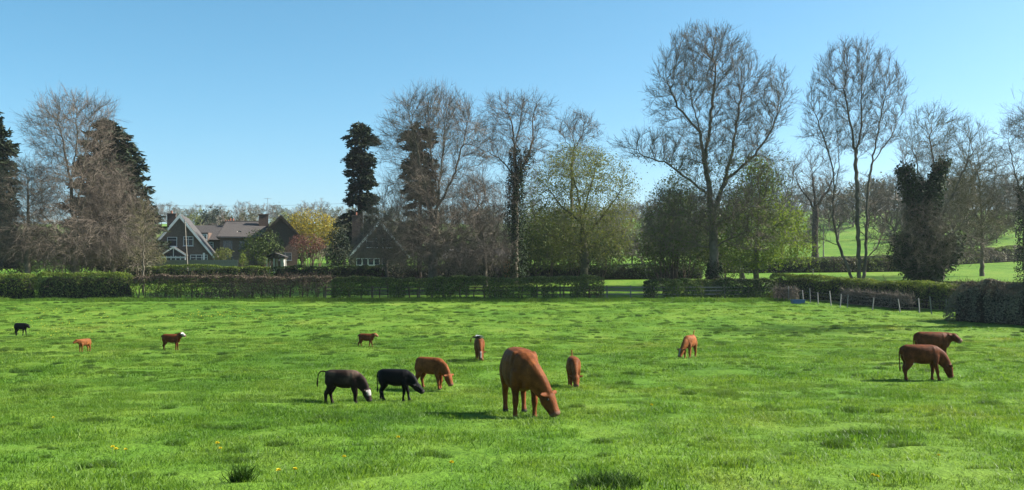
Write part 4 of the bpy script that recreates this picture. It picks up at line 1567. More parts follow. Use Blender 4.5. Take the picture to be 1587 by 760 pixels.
make_tree('bare_tree', 'small slender bare birch beside the white-edged house', 104, (222, 426),
          [[(222, 428), (222, 380), (221, 340), (219, 312)]],
          [(221, 360, 24, 46, 190), (222, 395, 30, 20, 70)], twig='twig_olive', base_r=.10, twl=.9, twn=3, step=.4, kill=.7, r0=.010)

make_conifer('conifer_tree', 'ragged tall dark conifer standing clear against the sky', 136, (556, 405), (561, 190), [(.22, 34), (.36, 37), (.45, 27), (.58, 24), (.70, 27), (.84, 29), (.93, 26), (.98, 16), (1, 8)], n_br=230, sprays=66, size=.42, droop=.45, gap=.48, trunk_r=.5)
make_conifer('conifer_tree', 'rust-tinged dark conifer rising through the spreading bare tree', 118, (650, 420), (652, 188), [(.2, 30), (.4, 28), (.6, 24), (.75, 26), (.88, 30), (.96, 24), (1, 6)], mat='leaf_conifer_rust', n_br=250, sprays=36, size=.42, droop=.35, gap=.50)
make_tree('bare_tree', 'wide spreading bare tree with sweeping lower twigs, middle of the hedge', 106, (672, 428),
          [[(671, 428), (672, 390), (676, 340), (680, 290), (688, 235), (690, 190)], [(674, 350), (662, 300), (650, 250), (640, 200), (636, 170)], [(674, 330), (700, 280), (718, 225), (725, 190)], [(672, 380), (630, 355), (600, 340), (575, 352)], [(673, 375), (720, 335), (752, 310), (770, 320)], [(672, 390), (640, 385), (610, 395)], [(672, 385), (720, 370), (765, 385)], [(678, 300), (668, 240), (664, 190)]],
          [(672, 205, 78, 62, 620), (660, 170, 45, 28, 120), (700, 175, 40, 28, 120), (615, 230, 28, 40, 110), (735, 235, 30, 45, 120), (675, 300, 88, 48, 520), (690, 370, 98, 48, 1300, -1), (605, 360, 44, 48, 520, -2), (575, 375, 26, 30, 130, -2), (745, 375, 42, 42, 300, -2)],
          twig='twig_brown', base_r=.50, twl=1.5, twn=3, droop=(4.5, 10), twr=.012)
make_tree('bare_tree', 'small twiggy bare tree screening the half-hidden gable', 114, (600, 424),
          [[(600, 426), (598, 395), (594, 365), (592, 345)], [(598, 395), (575, 370)], [(598, 390), (618, 365)]],
          [(594, 370, 44, 42, 330)], twig='twig_brown', base_r=.16, twl=1.2, twn=3)
make_tree('bare_tree', 'brown twiggy bare tree right of the wide spreading tree', 111, (752, 426),
          [[(752, 426), (750, 380), (742, 330), (735, 290)], [(751, 390), (772, 350), (778, 320)]],
          [(745, 335, 40, 58, 330), (752, 385, 44, 34, 220)], twig='twig_brown', base_r=.22, twl=1.4, twn=4, droop=(4, 9))
make_tree('bare_tree', 'tall bare tree with ivy-wrapped trunk left of the yellow-green tree', 115, (797, 425),
          [[(797, 425), (798, 370), (798, 320), (800, 270), (797, 230), (795, 195), (785, 170)], [(800, 280), (815, 250), (826, 215), (825, 185), (832, 160)], [(800, 275), (778, 250), (757, 235), (745, 240)], [(797, 230), (805, 200), (810, 165)]],
          [(795, 178, 52, 32, 300), (830, 180, 30, 34, 150), (760, 205, 26, 34, 120), (795, 230, 58, 36, 260), (805, 290, 42, 45, 140)],
          base_r=.42, twl=1.2, twn=3, ivy=(16, 9000, 1.5, .10), r0=.017)
make_tree('bare_tree', 'bare domed tree with ivy rising behind the yellow-green tree', 124, (885, 425),
          [[(885, 425), (886, 340), (886, 260), (890, 220), (880, 195)], [(888, 235), (905, 205), (915, 190)], [(888, 235), (868, 205)]],
          [(893, 202, 40, 26, 260), (890, 250, 46, 34, 180)], base_r=.2, twl=1.1, twn=3)
make_tree('leafing_tree', 'broad tree in pale yellow-green new leaf, centre of the hedge', 108, (905, 428),
          [[(906, 430), (906, 400), (903, 360), (900, 320), (890, 280), (880, 250)], [(905, 370), (930, 340), (950, 315), (965, 290)], [(904, 350), (870, 320), (848, 290)], [(903, 340), (915, 290), (925, 250)], [(906, 390), (940, 365), (970, 355)], [(905, 385), (865, 370), (835, 360)]],
          [(900, 275, 68, 50, 420), (850, 310, 38, 55, 200), (955, 300, 34, 52, 220), (905, 345, 84, 48, 420), (870, 385, 54, 34, 180), (945, 388, 40, 26, 120)],
          bark='bark_green', twig='twig_olive', base_r=.42, leaf='leaf_willow', leafn=25000, leafs=.13, twl=1.2, twn=1, subs=2, twtrop=(0, 0, -.2), group='trees in new leaf')
make_shrub('holly_tree', 'dark green rounded evergreen left of the tallest bare tree', 112, [(1040, 350, 44, 62), (1015, 390, 38, 34), (1075, 385, 40, 38), (1050, 300, 28, 34)], 'leaf_mid', 12000, .17, 24, 'tree', 'evergreens behind the hedge', inner=.5, base=1042, twigs=2500)
make_shrub('evergreen_bush', 'dark evergreen thicket between the ivy trunk and yellow-green tree', 119, [(832, 370, 34, 50), (812, 395, 26, 28), (865, 385, 26, 36)], 'leaf_mid', 8000, .20, 12, 'shrub', 'evergreens behind the hedge', inner=.4, base=835)
make_shrub('evergreen_bush', 'dark evergreen screen low behind the yellow-green tree', 120, [(905, 385, 34, 34), (945, 392, 30, 26), (880, 360, 26, 34)], 'leaf_dark', 6000, .19, 10, 'shrub', 'evergreens behind the hedge', inner=.4, base=910)
make_tree('bare_tree', 'tallest bare tree, huge domed crown right of centre', 100, (1105, 448),
          [[(1105, 450), (1106, 410), (1105, 365), (1102, 325), (1098, 285), (1090, 240), (1083, 195), (1070, 150)], [(1103, 335), (1122, 285), (1135, 235), (1142, 190), (1150, 140)], [(1100, 305), (1065, 275), (1030, 252), (990, 240)], [(1092, 250), (1100, 200), (1105, 150), (1110, 105)], [(1125, 280), (1165, 245), (1195, 205), (1210, 165)], [(1105, 385), (1065, 375), (1030, 365)], [(1105, 350), (1150, 325), (1190, 310), (1215, 315)], [(1104, 360), (1060, 335), (1020, 330)], [(1085, 205), (1050, 165), (1035, 130)], [(1105, 385), (1140, 365), (1180, 350)]],
          [(1095, 115, 80, 72, 1300), (1085, 70, 50, 28, 260), (1165, 165, 60, 66, 750), (1205, 150, 26, 46, 140), (1040, 150, 38, 55, 230), (1010, 232, 46, 26, 200), (975, 225, 25, 16, 60), (1105, 230, 100, 50, 520), (1100, 320, 92, 46, 420), (1190, 275, 42, 42, 180), (1055, 345, 62, 52, 420), (1155, 350, 52, 46, 260)],
          base_r=.46, twl=1.1, twn=3, ivy=(3.5, 2500, .6, .2), leaf='leaf_mid', leafn=7000, leafs=.13, leafmask=lambda B: B[:, 2] < 16, r0=.017, flare=1.5, twtrop=(0, 0, .35))
make_tree('leafing_tree', 'bright green tree in new leaf right of the tallest tree', 110, (1172, 428),
          [[(1172, 428), (1172, 390), (1175, 350), (1178, 300), (1180, 260)], [(1173, 380), (1205, 350), (1225, 330)], [(1173, 370), (1145, 340), (1135, 310)]],
          [(1178, 290, 36, 52, 200), (1150, 350, 38, 50, 200), (1205, 360, 48, 42, 260), (1235, 385, 26, 26, 80), (1165, 392, 62, 26, 220)],
          bark='bark_green', twig='twig_olive', base_r=.30, leaf='leaf_spring', leafn=17000, leafs=.17, twl=1.0, twn=1, subs=2, group='trees in new leaf')
make_tree('bare_tree', 'triple-trunked tall bare tree with open airy crown, right', 105, (1331, 440),
          [[(1324, 440), (1312, 412), (1298, 375), (1291, 335), (1293, 290), (1290, 255), (1277, 215), (1262, 175)], [(1331, 440), (1331, 390), (1329, 340), (1328, 290), (1326, 240), (1318, 190), (1308, 140)], [(1338, 440), (1342, 400), (1343, 350), (1344, 300), (1352, 250), (1362, 200), (1372, 150)], [(1293, 300), (1300, 260), (1298, 200)], [(1326, 245), (1335, 200), (1335, 140)], [(1350, 255), (1380, 215), (1395, 180)], [(1341, 405), (1362, 380), (1372, 350)], [(1300, 380), (1275, 372), (1258, 375)]],
          [(1325, 125, 62, 62, 700), (1275, 170, 34, 56, 230), (1380, 150, 30, 52, 200), (1325, 205, 78, 42, 300), (1290, 330, 28, 40, 130), (1365, 335, 26, 46, 150), (1268, 372, 22, 18, 60), (1372, 385, 26, 30, 110)],
          bark='bark_grey', base_r=.38, twl=1.1, twn=3, r0=.015, flare=1.2, twtrop=(0, 0, .4))
make_tree('ivy_covered_tree', 'forked tree smothered in black-green ivy at right', 102, (1432, 440),
          [[(1432, 440), (1430, 400), (1425, 350), (1415, 300), (1402, 260), (1395, 228)], [(1430, 390), (1435, 340), (1445, 290), (1462, 250), (1474, 218)], [(1430, 380), (1428, 320), (1430, 285)], [(1432, 410), (1410, 380), (1400, 340)], [(1432, 410), (1458, 380), (1462, 330)], [(1432, 415), (1440, 370), (1450, 330)], [(1432, 420), (1403, 405), (1398, 370)], [(1432, 420), (1462, 405), (1472, 370), (1472, 330)], [(1415, 300), (1440, 295), (1455, 300)]],
          [(1432, 375, 50, 52, 420, -2), (1432, 250, 40, 30, 60), (1500, 385, 36, 24, 70), (1410, 390, 30, 30, 60)], bark='bark_dark', base_r=.50, twl=1.2, twn=3, ivy=(18, 30000, 1.75, .03), ivyp=.12, ivys=.24, group='bare trees along the hedge')
make_tree('bare_tree', 'wide brown bare tree just behind the ivy-covered one', 122, (1458, 430),
          [[(1458, 430), (1458, 370), (1455, 310), (1448, 255), (1440, 210)], [(1457, 340), (1485, 285), (1505, 240)], [(1457, 330), (1425, 270), (1412, 220)], [(1458, 380), (1500, 340), (1525, 320)]],
          [(1450, 215, 58, 48, 420), (1500, 240, 42, 52, 320), (1470, 300, 66, 50, 360), (1505, 340, 40, 50, 220)], twig='twig_olive', base_r=.36, twl=1.3, twn=2)
make_tree('bare_tree', 'bare tree with greenish twigs near the right edge hillside', 128, (1522, 425),
          [[(1522, 425), (1522, 370), (1520, 310), (1515, 260)], [(1521, 350), (1545, 300)], [(1521, 350), (1498, 300)]],
          [(1520, 275, 42, 52, 300), (1518, 340, 48, 50, 260)], twig='twig_olive', base_r=.26, twl=1.3, twn=2)
make_tree('bare_tree', 'dark bare tree cut by the right edge of the view', 118, (1592, 428),
          [[(1592, 428), (1590, 370), (1588, 310), (1590, 250), (1594, 190)], [(1589, 320), (1570, 260), (1562, 210)], [(1590, 330), (1620, 280)]],
          [(1590, 225, 42, 60, 420), (1575, 300, 36, 50, 200), (1600, 330, 50, 45, 200)], base_r=.36, twl=1.3, twn=3, ivy=(12, 4500, 1.2, .1))
make_tree('bare_tree', 'leafless oak standing alone on the hillside field', 190, (1263, 362),
          [[(1263, 362), (1264, 330), (1262, 300), (1258, 265)], [(1263, 325), (1285, 290), (1295, 270)], [(1263, 325), (1240, 290), (1230, 270)]],
          [(1262, 275, 44, 48, 420), (1262, 310, 36, 22, 100)], bark='bark_dark', base_r=.6, twl=1.8, twn=3, step=.9, kill=1.5, infl=7, twr=.02, r0=.03, group='trees on the hillside')
# a tree beyond the right edge whose shadow falls across the field
make_tree('bare_tree', 'bare tree beyond the right edge, shading the field', 69, (1726, 470),
          [[(1726, 480), (1724, 400), (1718, 320), (1712, 240), (1700, 160)], [(1720, 330), (1760, 240), (1780, 160)], [(1718, 320), (1670, 240), (1640, 190)]],
          [(1710, 150, 105, 120, 420), (1640, 190, 60, 50, 140), (1600, 185, 30, 30, 50)], base_r=.45, twl=1.3, twn=2, subs=2, ivy=(10, 8000, 1.5, .08))

# ------------------------------------------------------------------ garden plants round the houses
make_shrub('garden_tree', 'round grey-green garden tree in front of the hipped roof', 132, [(405, 380, 32, 24), (392, 385, 22, 20), (420, 385, 20, 20)], 'leaf_mid', 3600, .15, 8, 'tree', None, base=405)
make_shrub('garden_tree', 'golden yellow spring tree behind the dark gabled wing', 148, [(480, 352, 34, 26), (462, 350, 22, 18), (502, 358, 22, 22)], 'leaf_yellow', 3600, .2, 10, 'tree', None, base=482, up=.1)
make_shrub('garden_tree', 'small reddish-purple tree right of the garden shelter', 128, [(476, 378, 25, 15), (462, 374, 13, 10), (490, 380, 13, 10)], 'leaf_red', 1500, .13, 12, 'tree', None, base=476, twigs=400)
make_shrub('yew_bush', 'dark green conical yew at the garden hedge', 124, [(523, 385, 21, 26), (522, 362, 13, 16), (528, 402, 22, 16)], 'leaf_conifer', 3200, .15, 6, 'shrub', None, base=523)
make_shrub('garden_shrub', 'olive-yellow shrub beside the white-edged house', 128.5, [(347, 394, 13, 10), (338, 398, 9, 8)], 'leaf_willow', 1000, .11, 6, 'shrub', None, base=345)
make_shrub('garden_shrub', 'small clipped green cone in the garden', 127, [(376, 402, 6, 9), (376, 396, 4, 8), (377, 407, 8, 6)], 'leaf_hedge', 600, .09, 3, 'shrub', None, base=376)
make_shrub('garden_shrub', 'low rounded olive bush at the front of the garden', 126, [(407, 404, 8.5, 7)], 'leaf_mid', 520, .1, 4, 'shrub', None, base=407)
make_shrub('garden_shrub', 'pale yellow-green shrub left of the grey board fence', 121, [(246, 402, 12, 8), (240, 396, 8, 9)], 'leaf_willow', 650, .11, 5, 'shrub', None, base=244)
make_shrub('garden_shrub', 'buff flowering shrub left of the red board fence', 121, [(762, 405, 15, 11), (750, 410, 10, 7)], 'leaf_willow', 900, .11, 8, 'shrub', None, base=760, twigs=200)
make_shrub('thicket', 'dark tangled thicket under the large bare trees at left', 116, [(20, 405, 40, 24), (80, 402, 46, 28), (140, 400, 50, 30), (200, 402, 42, 26), (-40, 400, 40, 30)], 'leaf_brownbush', 9000, .16, 40, 'thicket', None, 'bark_dark', base=100, twigs=2500)
make_shrub('thicket', 'dark tangled thicket beneath the wide spreading bare tree', 115, [(630, 408, 42, 22), (690, 405, 46, 26), (740, 408, 40, 22)], 'leaf_brownbush', 6000, .16, 30, 'thicket', None, 'bark_dark', base=688, twigs=2000)
make_shrub('thicket', 'grey-green shrubbery low behind the tallest tree', 116, [(1100, 395, 40, 32), (1135, 405, 34, 24)], 'leaf_mid', 4000, .15, 16, 'thicket', None, base=1110)

# ------------------------------------------------------------------ hedges
def hp(*pts): return [(lx(px, d), d) for px, d in pts]


make_hedge('field_hedge', 'bright green hedge section at the left edge of the field', hp((-110, 95), (57, 95)), 2.35, 1.7, ['leaf_hedge', 'leaf_hedge'], 1000, .10, .10, topmat='leaf_hedge', seed=1, twigs_per_m=40, core=.66)
make_hedge('field_hedge', 'dense dark green hedge section with sunlit clipped top at left', hp((58, 95.3), (207, 95.3)), 2.45, 1.9, ['leaf_hedge_dark'], 1100, .10, .06, topmat='leaf_hedge', seed=2, twigs_per_m=30, core=.7)  # brighter leaves on top paint the sunlight in
make_hedge('field_hedge', 'thin pinkish-brown topped hedge section before the houses', hp((207, 95.2), (514, 95.4)), 2.25, 1.4, ['leaf_hedge_pink', 'leaf_hedge_dark'], 1150, .10, .30, topmat='leaf_hedge_pink', seed=3, twigs_per_m=260, stems_per_m=1.2, clump=.12, cf=.9)
make_hedge('field_hedge', 'long thin green hedge section with bare gaps below, centre', hp((514, 95.2), (700, 95), (936, 95)), 2.15, 1.35, ['leaf_hedge_dark'], 1150, .11, .36, low=.05, topmat='leaf_mid', seed=4, twigs_per_m=120, stems_per_m=1.0, clump=.26, cf=.8)
make_hedge('field_hedge', 'rough low hedge section at the foot of the tallest tree', hp((998, 96), (1100, 97), (1205, 96)), 1.9, 1.6, ['leaf_hedge_dark', 'leaf_dark'], 1100, .12, .22, seed=5, twigs_per_m=70, stems_per_m=.8, clump=.15, cf=.6, bulge=.35)
make_hedge('field_hedge', 'flat-topped yellow-green hedge running along the right of the field', hp((1195, 99.5), (1260, 95.5), (1330, 91), (1440, 83.5), (1500, 79)), 2.2, 1.8, ['leaf_hedge_dark', 'leaf_hedge'], 1200, .10, .08, topmat='leaf_hedge', seed=6, twigs_per_m=60, core=.7)  # brighter leaves on top and through the sides paint in sunlight
make_hedge('overgrown_hedge', 'big bulging brown-grey hedge end at the right edge', hp((1484, 73), (1540, 70), (1600, 68), (1690, 66)), 2.75, 3.8, ['leaf_brownbush', 'leaf_brownbush'], 2300, .10, .06, seed=7, twigs_per_m=700, bulge=.85, core=.6, hvar=.16)
make_hedge('bramble_patch', 'pale dead bramble heap along the stakes by the right hedge', hp((1305, 90), (1350, 86), (1412, 81.5)), 1.25, 1.4, ['leaf_bramble'], 560, .08, .2, seed=8, twigs_per_m=260, bulge=.6, cat='bramble', stems_per_m=4, core=.4, bark='twig_grey')
make_hedge('bramble_patch', 'pale twiggy bramble tangle beside the blue trough', hp((1199, 94), (1236, 92)), 1.2, 1.2, ['leaf_bramble'], 400, .07, .3, seed=9, twigs_per_m=320, bulge=.6, cat='bramble', stems_per_m=5, bark='twig_grey')
make_hedge('garden_hedge', 'clipped garden hedge in front of the left houses', hp((196, 117), (420, 118)), 1.95, 1.5, ['leaf_mid', 'leaf_hedge_dark'], 600, .12, .06, seed=10, topmat='leaf_hedge', core=.7)  # lit half of the garden hedge, sunlight painted in by brighter leaves
make_hedge('garden_hedge', 'dark clipped garden hedge right of the lit one', hp((421, 118), (600, 119.5), (782, 119)), 1.9, 1.5, ['leaf_dark', 'leaf_mid'], 480, .13, .06, seed=11, core=.7)  # unlit half of the same hedge, its shade painted in by darker leaves
make_hedge('garden_hedge', 'dark low hedge behind the yellow-green tree', hp((800, 121), (900, 122), (1090, 124)), 1.75, 1.4, ['leaf_dark'], 420, .13, .1, seed=12, core=.7)
make_hedge('far_hedge', 'dark hedge crossing behind the triple-trunked tree', hp((1118, 136), (1250, 137), (1405, 140)), 1.9, 1.8, ['leaf_hedge_dark', 'leaf_brownbush'], 380, .15, .06, seed=13, core=.75)
make_hedge('far_hedge', 'dark hedge on the slope at the right edge', hp((1468, 160), (1530, 165), (1680, 178)), 2.5, 2.0, ['leaf_hedge_dark', 'leaf_brownbush'], 340, .17, .06, seed=14, core=.75)
make_hedge('far_hedge', 'low dark hedge line just beyond the right hedge', hp((1440, 104), (1520, 103), (1680, 101)), 1.15, 1.2, ['leaf_hedge_dark'], 380, .12, .1, seed=15, core=.7)
make_hedge('far_hedge', 'brownish hedge line high on the hillside field', hp((1215, 172), (1300, 175), (1420, 176)), .9, 1.5, ['leaf_bramble'], 160, .16, .1, seed=16, core=.6)


# ------------------------------------------------------------------ far trees on the ridges
def far_tree_meshes(h, w, leafy, seed):
    att = nrm(RNG.normal(size=(150, 3))) * (RNG.uniform(0, 1, (150, 1)) ** .4) * np.array([w, w, h * .47]) + np.array([0, 0, h * .53])
    nodes = [np.array([0, 0, z]) for z in np.linspace(-.3, h * .15, 5)]
    N, par = colonise(nodes, [-1, 0, 1, 2, 3], att, 1.0, 9.0, 1.4, np.array([0, 0, .15]), 60)
    n = len(N)
    acc, rad = np.zeros(n), np.zeros(n)
    for i in range(n - 1, -1, -1):
        if acc[i] == 0: acc[i] = .05 ** 2.3
        rad[i] = acc[i] ** (1 / 2.3)
        if par[i] >= 0: acc[par[i]] += acc[i]
    e = np.arange(1, n)
    tr = Batch().add(frusta(N[par[e]], N[e], rad[par[e]], rad[e], 4))
    cr = Batch()
    s = np.repeat(e[rad[e] < .12], 9)
    dq = nrm(RNG.normal(size=(len(s), 3)) + np.array([0, 0, .4]))
    cr.add(ribbons(N[s], N[s] + dq * RNG.uniform(.8, 1.9, (len(s), 1)), .045, .02))
    if leafy:
        k = RNG.integers(0, len(s), leafy)
        C = N[s[k]] + RNG.normal(size=(leafy, 3)) * .7
        cr.add(leaves(C, RNG.normal(size=C.shape) + np.array([0, 0, .5]), .5))
    f = lambda b, nm: mesh_np(nm, np.concatenate(b.V), np.concatenate(b.Q))
    return f(tr, 'trunk'), f(cr, 'crown')


FAR = []
for i, (h, w, lf, mt) in enumerate(((13, 5.2, 0, 'twig_far'), (11, 4.6, 500, 'leaf_far'), (15, 5.8, 0, 'twig_far'), (12, 5.5, 900, 'leaf_far'), (10, 4.2, 1500, 'leaf_conifer'), (12, 5.0, 1200, 'leaf_willow'))):
    a, b = far_tree_meshes(h, w, lf, i)
    a.materials.append(M['bark_grey']); b.materials.append(M[mt])
    FAR.append((a, b))


ORD = ('first', 'second', 'third', 'fourth', 'fifth', 'sixth', 'seventh', 'eighth')


def far_tree(px, d, v, s, label, group):
    x = lx(px, d)
    t = thing('far_tree', label, 'tree', (x, d, float(terr(x, d, False)) - .2), random.uniform(0, 6.28), group)
    t.scale = (s, s, s * random.uniform(.92, 1.08))
    link('trunk', FAR[v][0], None, t)
    link('crown', FAR[v][1], None, t)


rr = random.Random(5)
for px in range(232, 580, 11):
    far_tree(px + rr.uniform(-5, 5), rr.uniform(560, 720), rr.choice((0, 2, 0, 3, 1)), rr.uniform(.95, 1.35), 'hazy leafless tree on the far ridge above the houses', 'trees on the far ridge above the houses')
far_tree(331, 330, 4, 1.15, 'single dark evergreen above the tiled range on the skyline', None)
for i, px in enumerate((305, 318, 346, 384, 440, 458, 520, 540)):
    far_tree(px, rr.uniform(300, 380), rr.choice((1, 3, 5)), rr.uniform(.7, .9), ORD[i] + ' from left of the greenish trees on the slope behind the houses', 'trees on the slope behind the houses')
for px in range(590, 1010, 13):
    far_tree(px + rr.uniform(-5, 5), rr.uniform(330, 640), rr.choice((0, 2, 1, 3)), rr.uniform(.9, 1.25), 'distant tree seen between the centre trees', 'distant trees behind the centre trees')
for px in range(1010, 1600, 13):
    far_tree(px + rr.uniform(-6, 6), rr.uniform(300, 420), rr.choice((0, 2, 0, 1, 3)), rr.uniform(.95, 1.4), 'distant tree in the wood along the hilltop at right', 'trees along the hilltop at right')
for px, d, v, sc_ in ((1212, 195, 0, .95), (1236, 205, 2, .95), (1388, 168, 0, 1.15), (1412, 176, 2, 1.2), (1484, 160, 0, 1.2), (1508, 172, 2, 1.25)):
    far_tree(px, d, v, sc_, 'tall bare tree in the wood behind the triple-trunked and ivy-covered trees', 'tall bare trees filling the wood at right')
for px in range(-40, 1130, 17):
    if px < 250 or px > 330:
        far_tree(px + rr.uniform(-7, 7), rr.uniform(152, 178), rr.choice((0, 1, 3, 3, 2)), rr.uniform(.52, .72), 'small tree in the belt close behind the houses and tall trees', 'belt of small trees behind the tall ones')
for i, (px, d, v, s) in enumerate(((1225, 215, 2, .8), (1300, 255, 0, .8), (1380, 250, 0, .8), (1415, 235, 1, .7), (1500, 232, 3, .6), (1545, 215, 3, .62), (1560, 240, 2, .75), (1575, 225, 0, .8))):
    far_tree(px, d, v, s, ORD[i] + ' from left of the small trees dotted on the upper hillside', 'trees dotted on the upper hillside')


# ------------------------------------------------------------------ grass
def grass_patch(n, rad, h, w, seed, lean=.35):
    g = np.random.default_rng(seed)
    a, r = g.uniform(0, 2 * math.pi, n), rad * np.sqrt(g.uniform(0, 1, n))
    base = np.stack([r * np.cos(a), r * np.sin(a), np.full(n, -.03)], -1)
    hh = h * g.uniform(.4, 1.25, n) * (1 - .35 * (r / rad) ** 2)
    d = np.stack([g.normal(size=n) * lean, g.normal(size=n) * lean, np.ones(n)], -1)
    mid = base + d * (hh * .55)[:, None]
    d2 = d + np.stack([g.normal(size=n) * lean * 1.6, g.normal(size=n) * lean * 1.6, np.full(n, -.35)], -1)
    tip = mid + d2 * (hh * .5)[:, None]
    f = g.uniform(0, math.pi, n)
    s = np.stack([np.cos(f), np.sin(f), 0 * f], -1) * (w * g.uniform(.6, 1.3, n))[:, None]
    V = np.stack([base - s, base + s, mid + s * .8, mid - s * .8, tip], 1).reshape(-1, 3)
    i = np.arange(n) * 5
    Q = np.stack([i, i + 1, i + 2, i + 3], -1)
    T = np.stack([i + 3, i + 2, i + 4], -1)
    me = mesh_np('grass_patch', V, Q, T)
    me.materials.append(M['blade'])
    return me


def build_grass():
    protos = [bpy.data.objects.new('grass_patch', grass_patch(*a)) for a in
              ((420, .62, .085, .0050, 1), (380, .60, .11, .0055, 2), (330, .30, .20, .0060, 3), (260, .95, .12, .011, 4))]
    pos, rot, scl, lush, kind = [], [], [], [], []

    def add(x, y, k, s, lu, sz=1.0):
        n = len(x)
        e = .3
        gx = (terr(x + e, y) - terr(x - e, y)) / (2 * e)
        gy = (terr(x, y + e) - terr(x, y - e)) / (2 * e)
        pos.append(np.stack([x, y, terr(x, y)], -1))
        # tilt with the ground, spin at random
        for i in range(n):
            nn = Vector((-gx[i], -gy[i], 1)).normalized()
            q = nn.to_track_quat('Z', 'Y') @ Matrix.Rotation(RNG.uniform(0, 6.28), 3, 'Z').to_quaternion()
            rot.append(tuple(q.to_euler()))
        s = np.broadcast_to(s, n)
        scl.append(np.stack([s, s, s * sz], -1)); lush.append(np.broadcast_to(lu, n)); kind.append(np.full(n, k))

    def spread(y0, y1, dens):
        n = int(dens * (y1 - y0) * (y0 + y1) * .52 * 1.16 + dens * 6 * (y1 - y0))
        y = np.sqrt(RNG.uniform(y0 ** 2, y1 ** 2, n))
        x = RNG.uniform(-1, 1, n) * (y * .52 * 1.14 + 2.5)
        return x, y
    for y0, y1, dn, k in ((8, 30, 2.6, 0), (8, 30, .9, 1), (30, 58, 1.5, 0), (30, 58, .7, 3), (58, 94, .55, 3)):
        x, y = spread(y0, y1, dn)
        nzv = vnoise(np.stack([x / 3.0, y / 2.0, 0 * x], -1), 71)
        add(x, y, k, RNG.uniform(.8, 1.25, len(x)), np.clip((nzv - .55) * 1.0, 0, .25), 1.0 if k != 1 else 1.1)
    # tussocks of ranker grass where the ground noise swells, backlit shade also painted in
    x, y = spread(9, 92, .8)
    nzv = vnoise(np.stack([x / 1.1, y / .6, 0 * x], -1), 9)
    m = (nzv > .63) | (RNG.uniform(size=len(x)) < .2)
    add(x[m], y[m], 2, RNG.uniform(.35, 1.0, m.sum()) * np.where(y[m] < 30, .7, 1.0), RNG.uniform(.25, .85, m.sum()) * np.where(y[m] < 30, .75, 1.0))
    # the lusher fringe under the hedge
    x = RNG.uniform(-52, 27, 900); y = 93.6 + RNG.normal(size=900) * .5
    add(x, y, 3, RNG.uniform(.9, 1.7, 900), RNG.uniform(.0, .5, 900), 2.2)
    for px, py, n, r, s in ((520, 655, 5, .28, 1.0), (150, 655, 4, .3, .9), (1110, 612, 6, .4, 1.0), (1322, 672, 5, .3, 1.0), (355, 665, 5, .3, .9), (1140, 565, 4, .4, 1.0), (175, 735, 3, .25, .9), (1420, 690, 4, .3, .9), (1320, 690, 3, .3, 1), (205, 580, 4, .4, 1), (445, 690, 3, .2, .8), (990, 600, 4, .4, .9), (1545, 625, 5, .5, 1.1), (1360, 640, 4, .4, 1), (60, 605, 5, .6, 1.1), (20, 665, 4, .4, 1.0), (690, 705, 3, .3, .8), (1210, 640, 3, .4, .9)):
        w = ground_hit(px, py)
        x = w[0] + RNG.normal(size=n) * r; y = w[1] + RNG.normal(size=n) * r * .6
        add(x, y, 2, RNG.uniform(.6, 1.1, n) * s * .75, RNG.uniform(.35, .65, n))
    pos_, scl_, lush_, kind_ = np.concatenate(pos), np.concatenate(scl), np.concatenate(lush), np.concatenate(kind)
    me = bpy.data.meshes.new('grass')
    me.vertices.add(len(pos_))
    me.vertices.foreach_set('co', pos_.astype(np.float32).ravel())
    for nm, tp, dt, pr in (('rot', 'FLOAT_VECTOR', np.array(rot), 'vector'), ('scl', 'FLOAT_VECTOR', scl_, 'vector'), ('lush', 'FLOAT', lush_, 'value'), ('kind', 'INT', kind_, 'value')):
        a = me.attributes.new(nm, tp, 'POINT')
        a.data.foreach_set(pr, np.ascontiguousarray(dt, np.int32 if tp == 'INT' else np.float32).ravel())
    g = link('grass', me)
    tag(g, 'short grazed pasture grass covering the field', 'grass', kind='stuff')
    ng = bpy.data.node_groups.new('grass_scatter', 'GeometryNodeTree')
    ng.interface.new_socket('Geometry', in_out='INPUT', socket_type='NodeSocketGeometry')
    ng.interface.new_socket('Geometry', in_out='OUTPUT', socket_type='NodeSocketGeometry')
    N, L = ng.nodes, ng.links
    gi, go = N.new('NodeGroupInput'), N.new('NodeGroupOutput')
    jn = N.new('GeometryNodeJoinGeometry')

    def attr(nm, tp):
        n = N.new('GeometryNodeInputNamedAttribute')
        n.data_type = tp
        n.inputs['Name'].default_value = nm
        return n.outputs['Attribute']
    er = N.new('FunctionNodeEulerToRotation')
    L.new(attr('rot', 'FLOAT_VECTOR'), er.inputs[0])
    sa, ka = attr('scl', 'FLOAT_VECTOR'), attr('kind', 'INT')
    for k, pr in enumerate(protos):
        oi = N.new('GeometryNodeObjectInfo')
        oi.inputs['Object'].default_value = pr
        oi.inputs['As Instance'].default_value = True
        cmpn = N.new('FunctionNodeCompare')
        cmpn.data_type = 'INT'
        cmpn.operation = 'EQUAL'
        L.new(ka, cmpn.inputs[2])
        cmpn.inputs[3].default_value = k
        ip = N.new('GeometryNodeInstanceOnPoints')
        L.new(gi.outputs[0], ip.inputs['Points'])
        L.new(cmpn.outputs[0], ip.inputs['Selection'])
        L.new(oi.outputs['Geometry'], ip.inputs['Instance'])
        L.new(er.outputs[0], ip.inputs['Rotation'])
        L.new(sa, ip.inputs['Scale'])
        L.new(ip.outputs[0], jn.inputs[0])
    L.new(jn.outputs[0], go.inputs[0])
    md = g.modifiers.new('scatter', 'NODES')
    md.node_group = ng
    print('grass instances', len(pos_))


build_grass()


def tussock(px, py, label, n, rad, h):
    w = ground_hit(px, py)
    me = grass_patch(n, rad, h, .006, int(px), .38)
    me.materials.clear()
    o = link('grass_tussock', me, M['tussock'], None, (w[0], w[1], float(terr(w[0], w[1]))))
    tag(o, label, 'grass tussock')


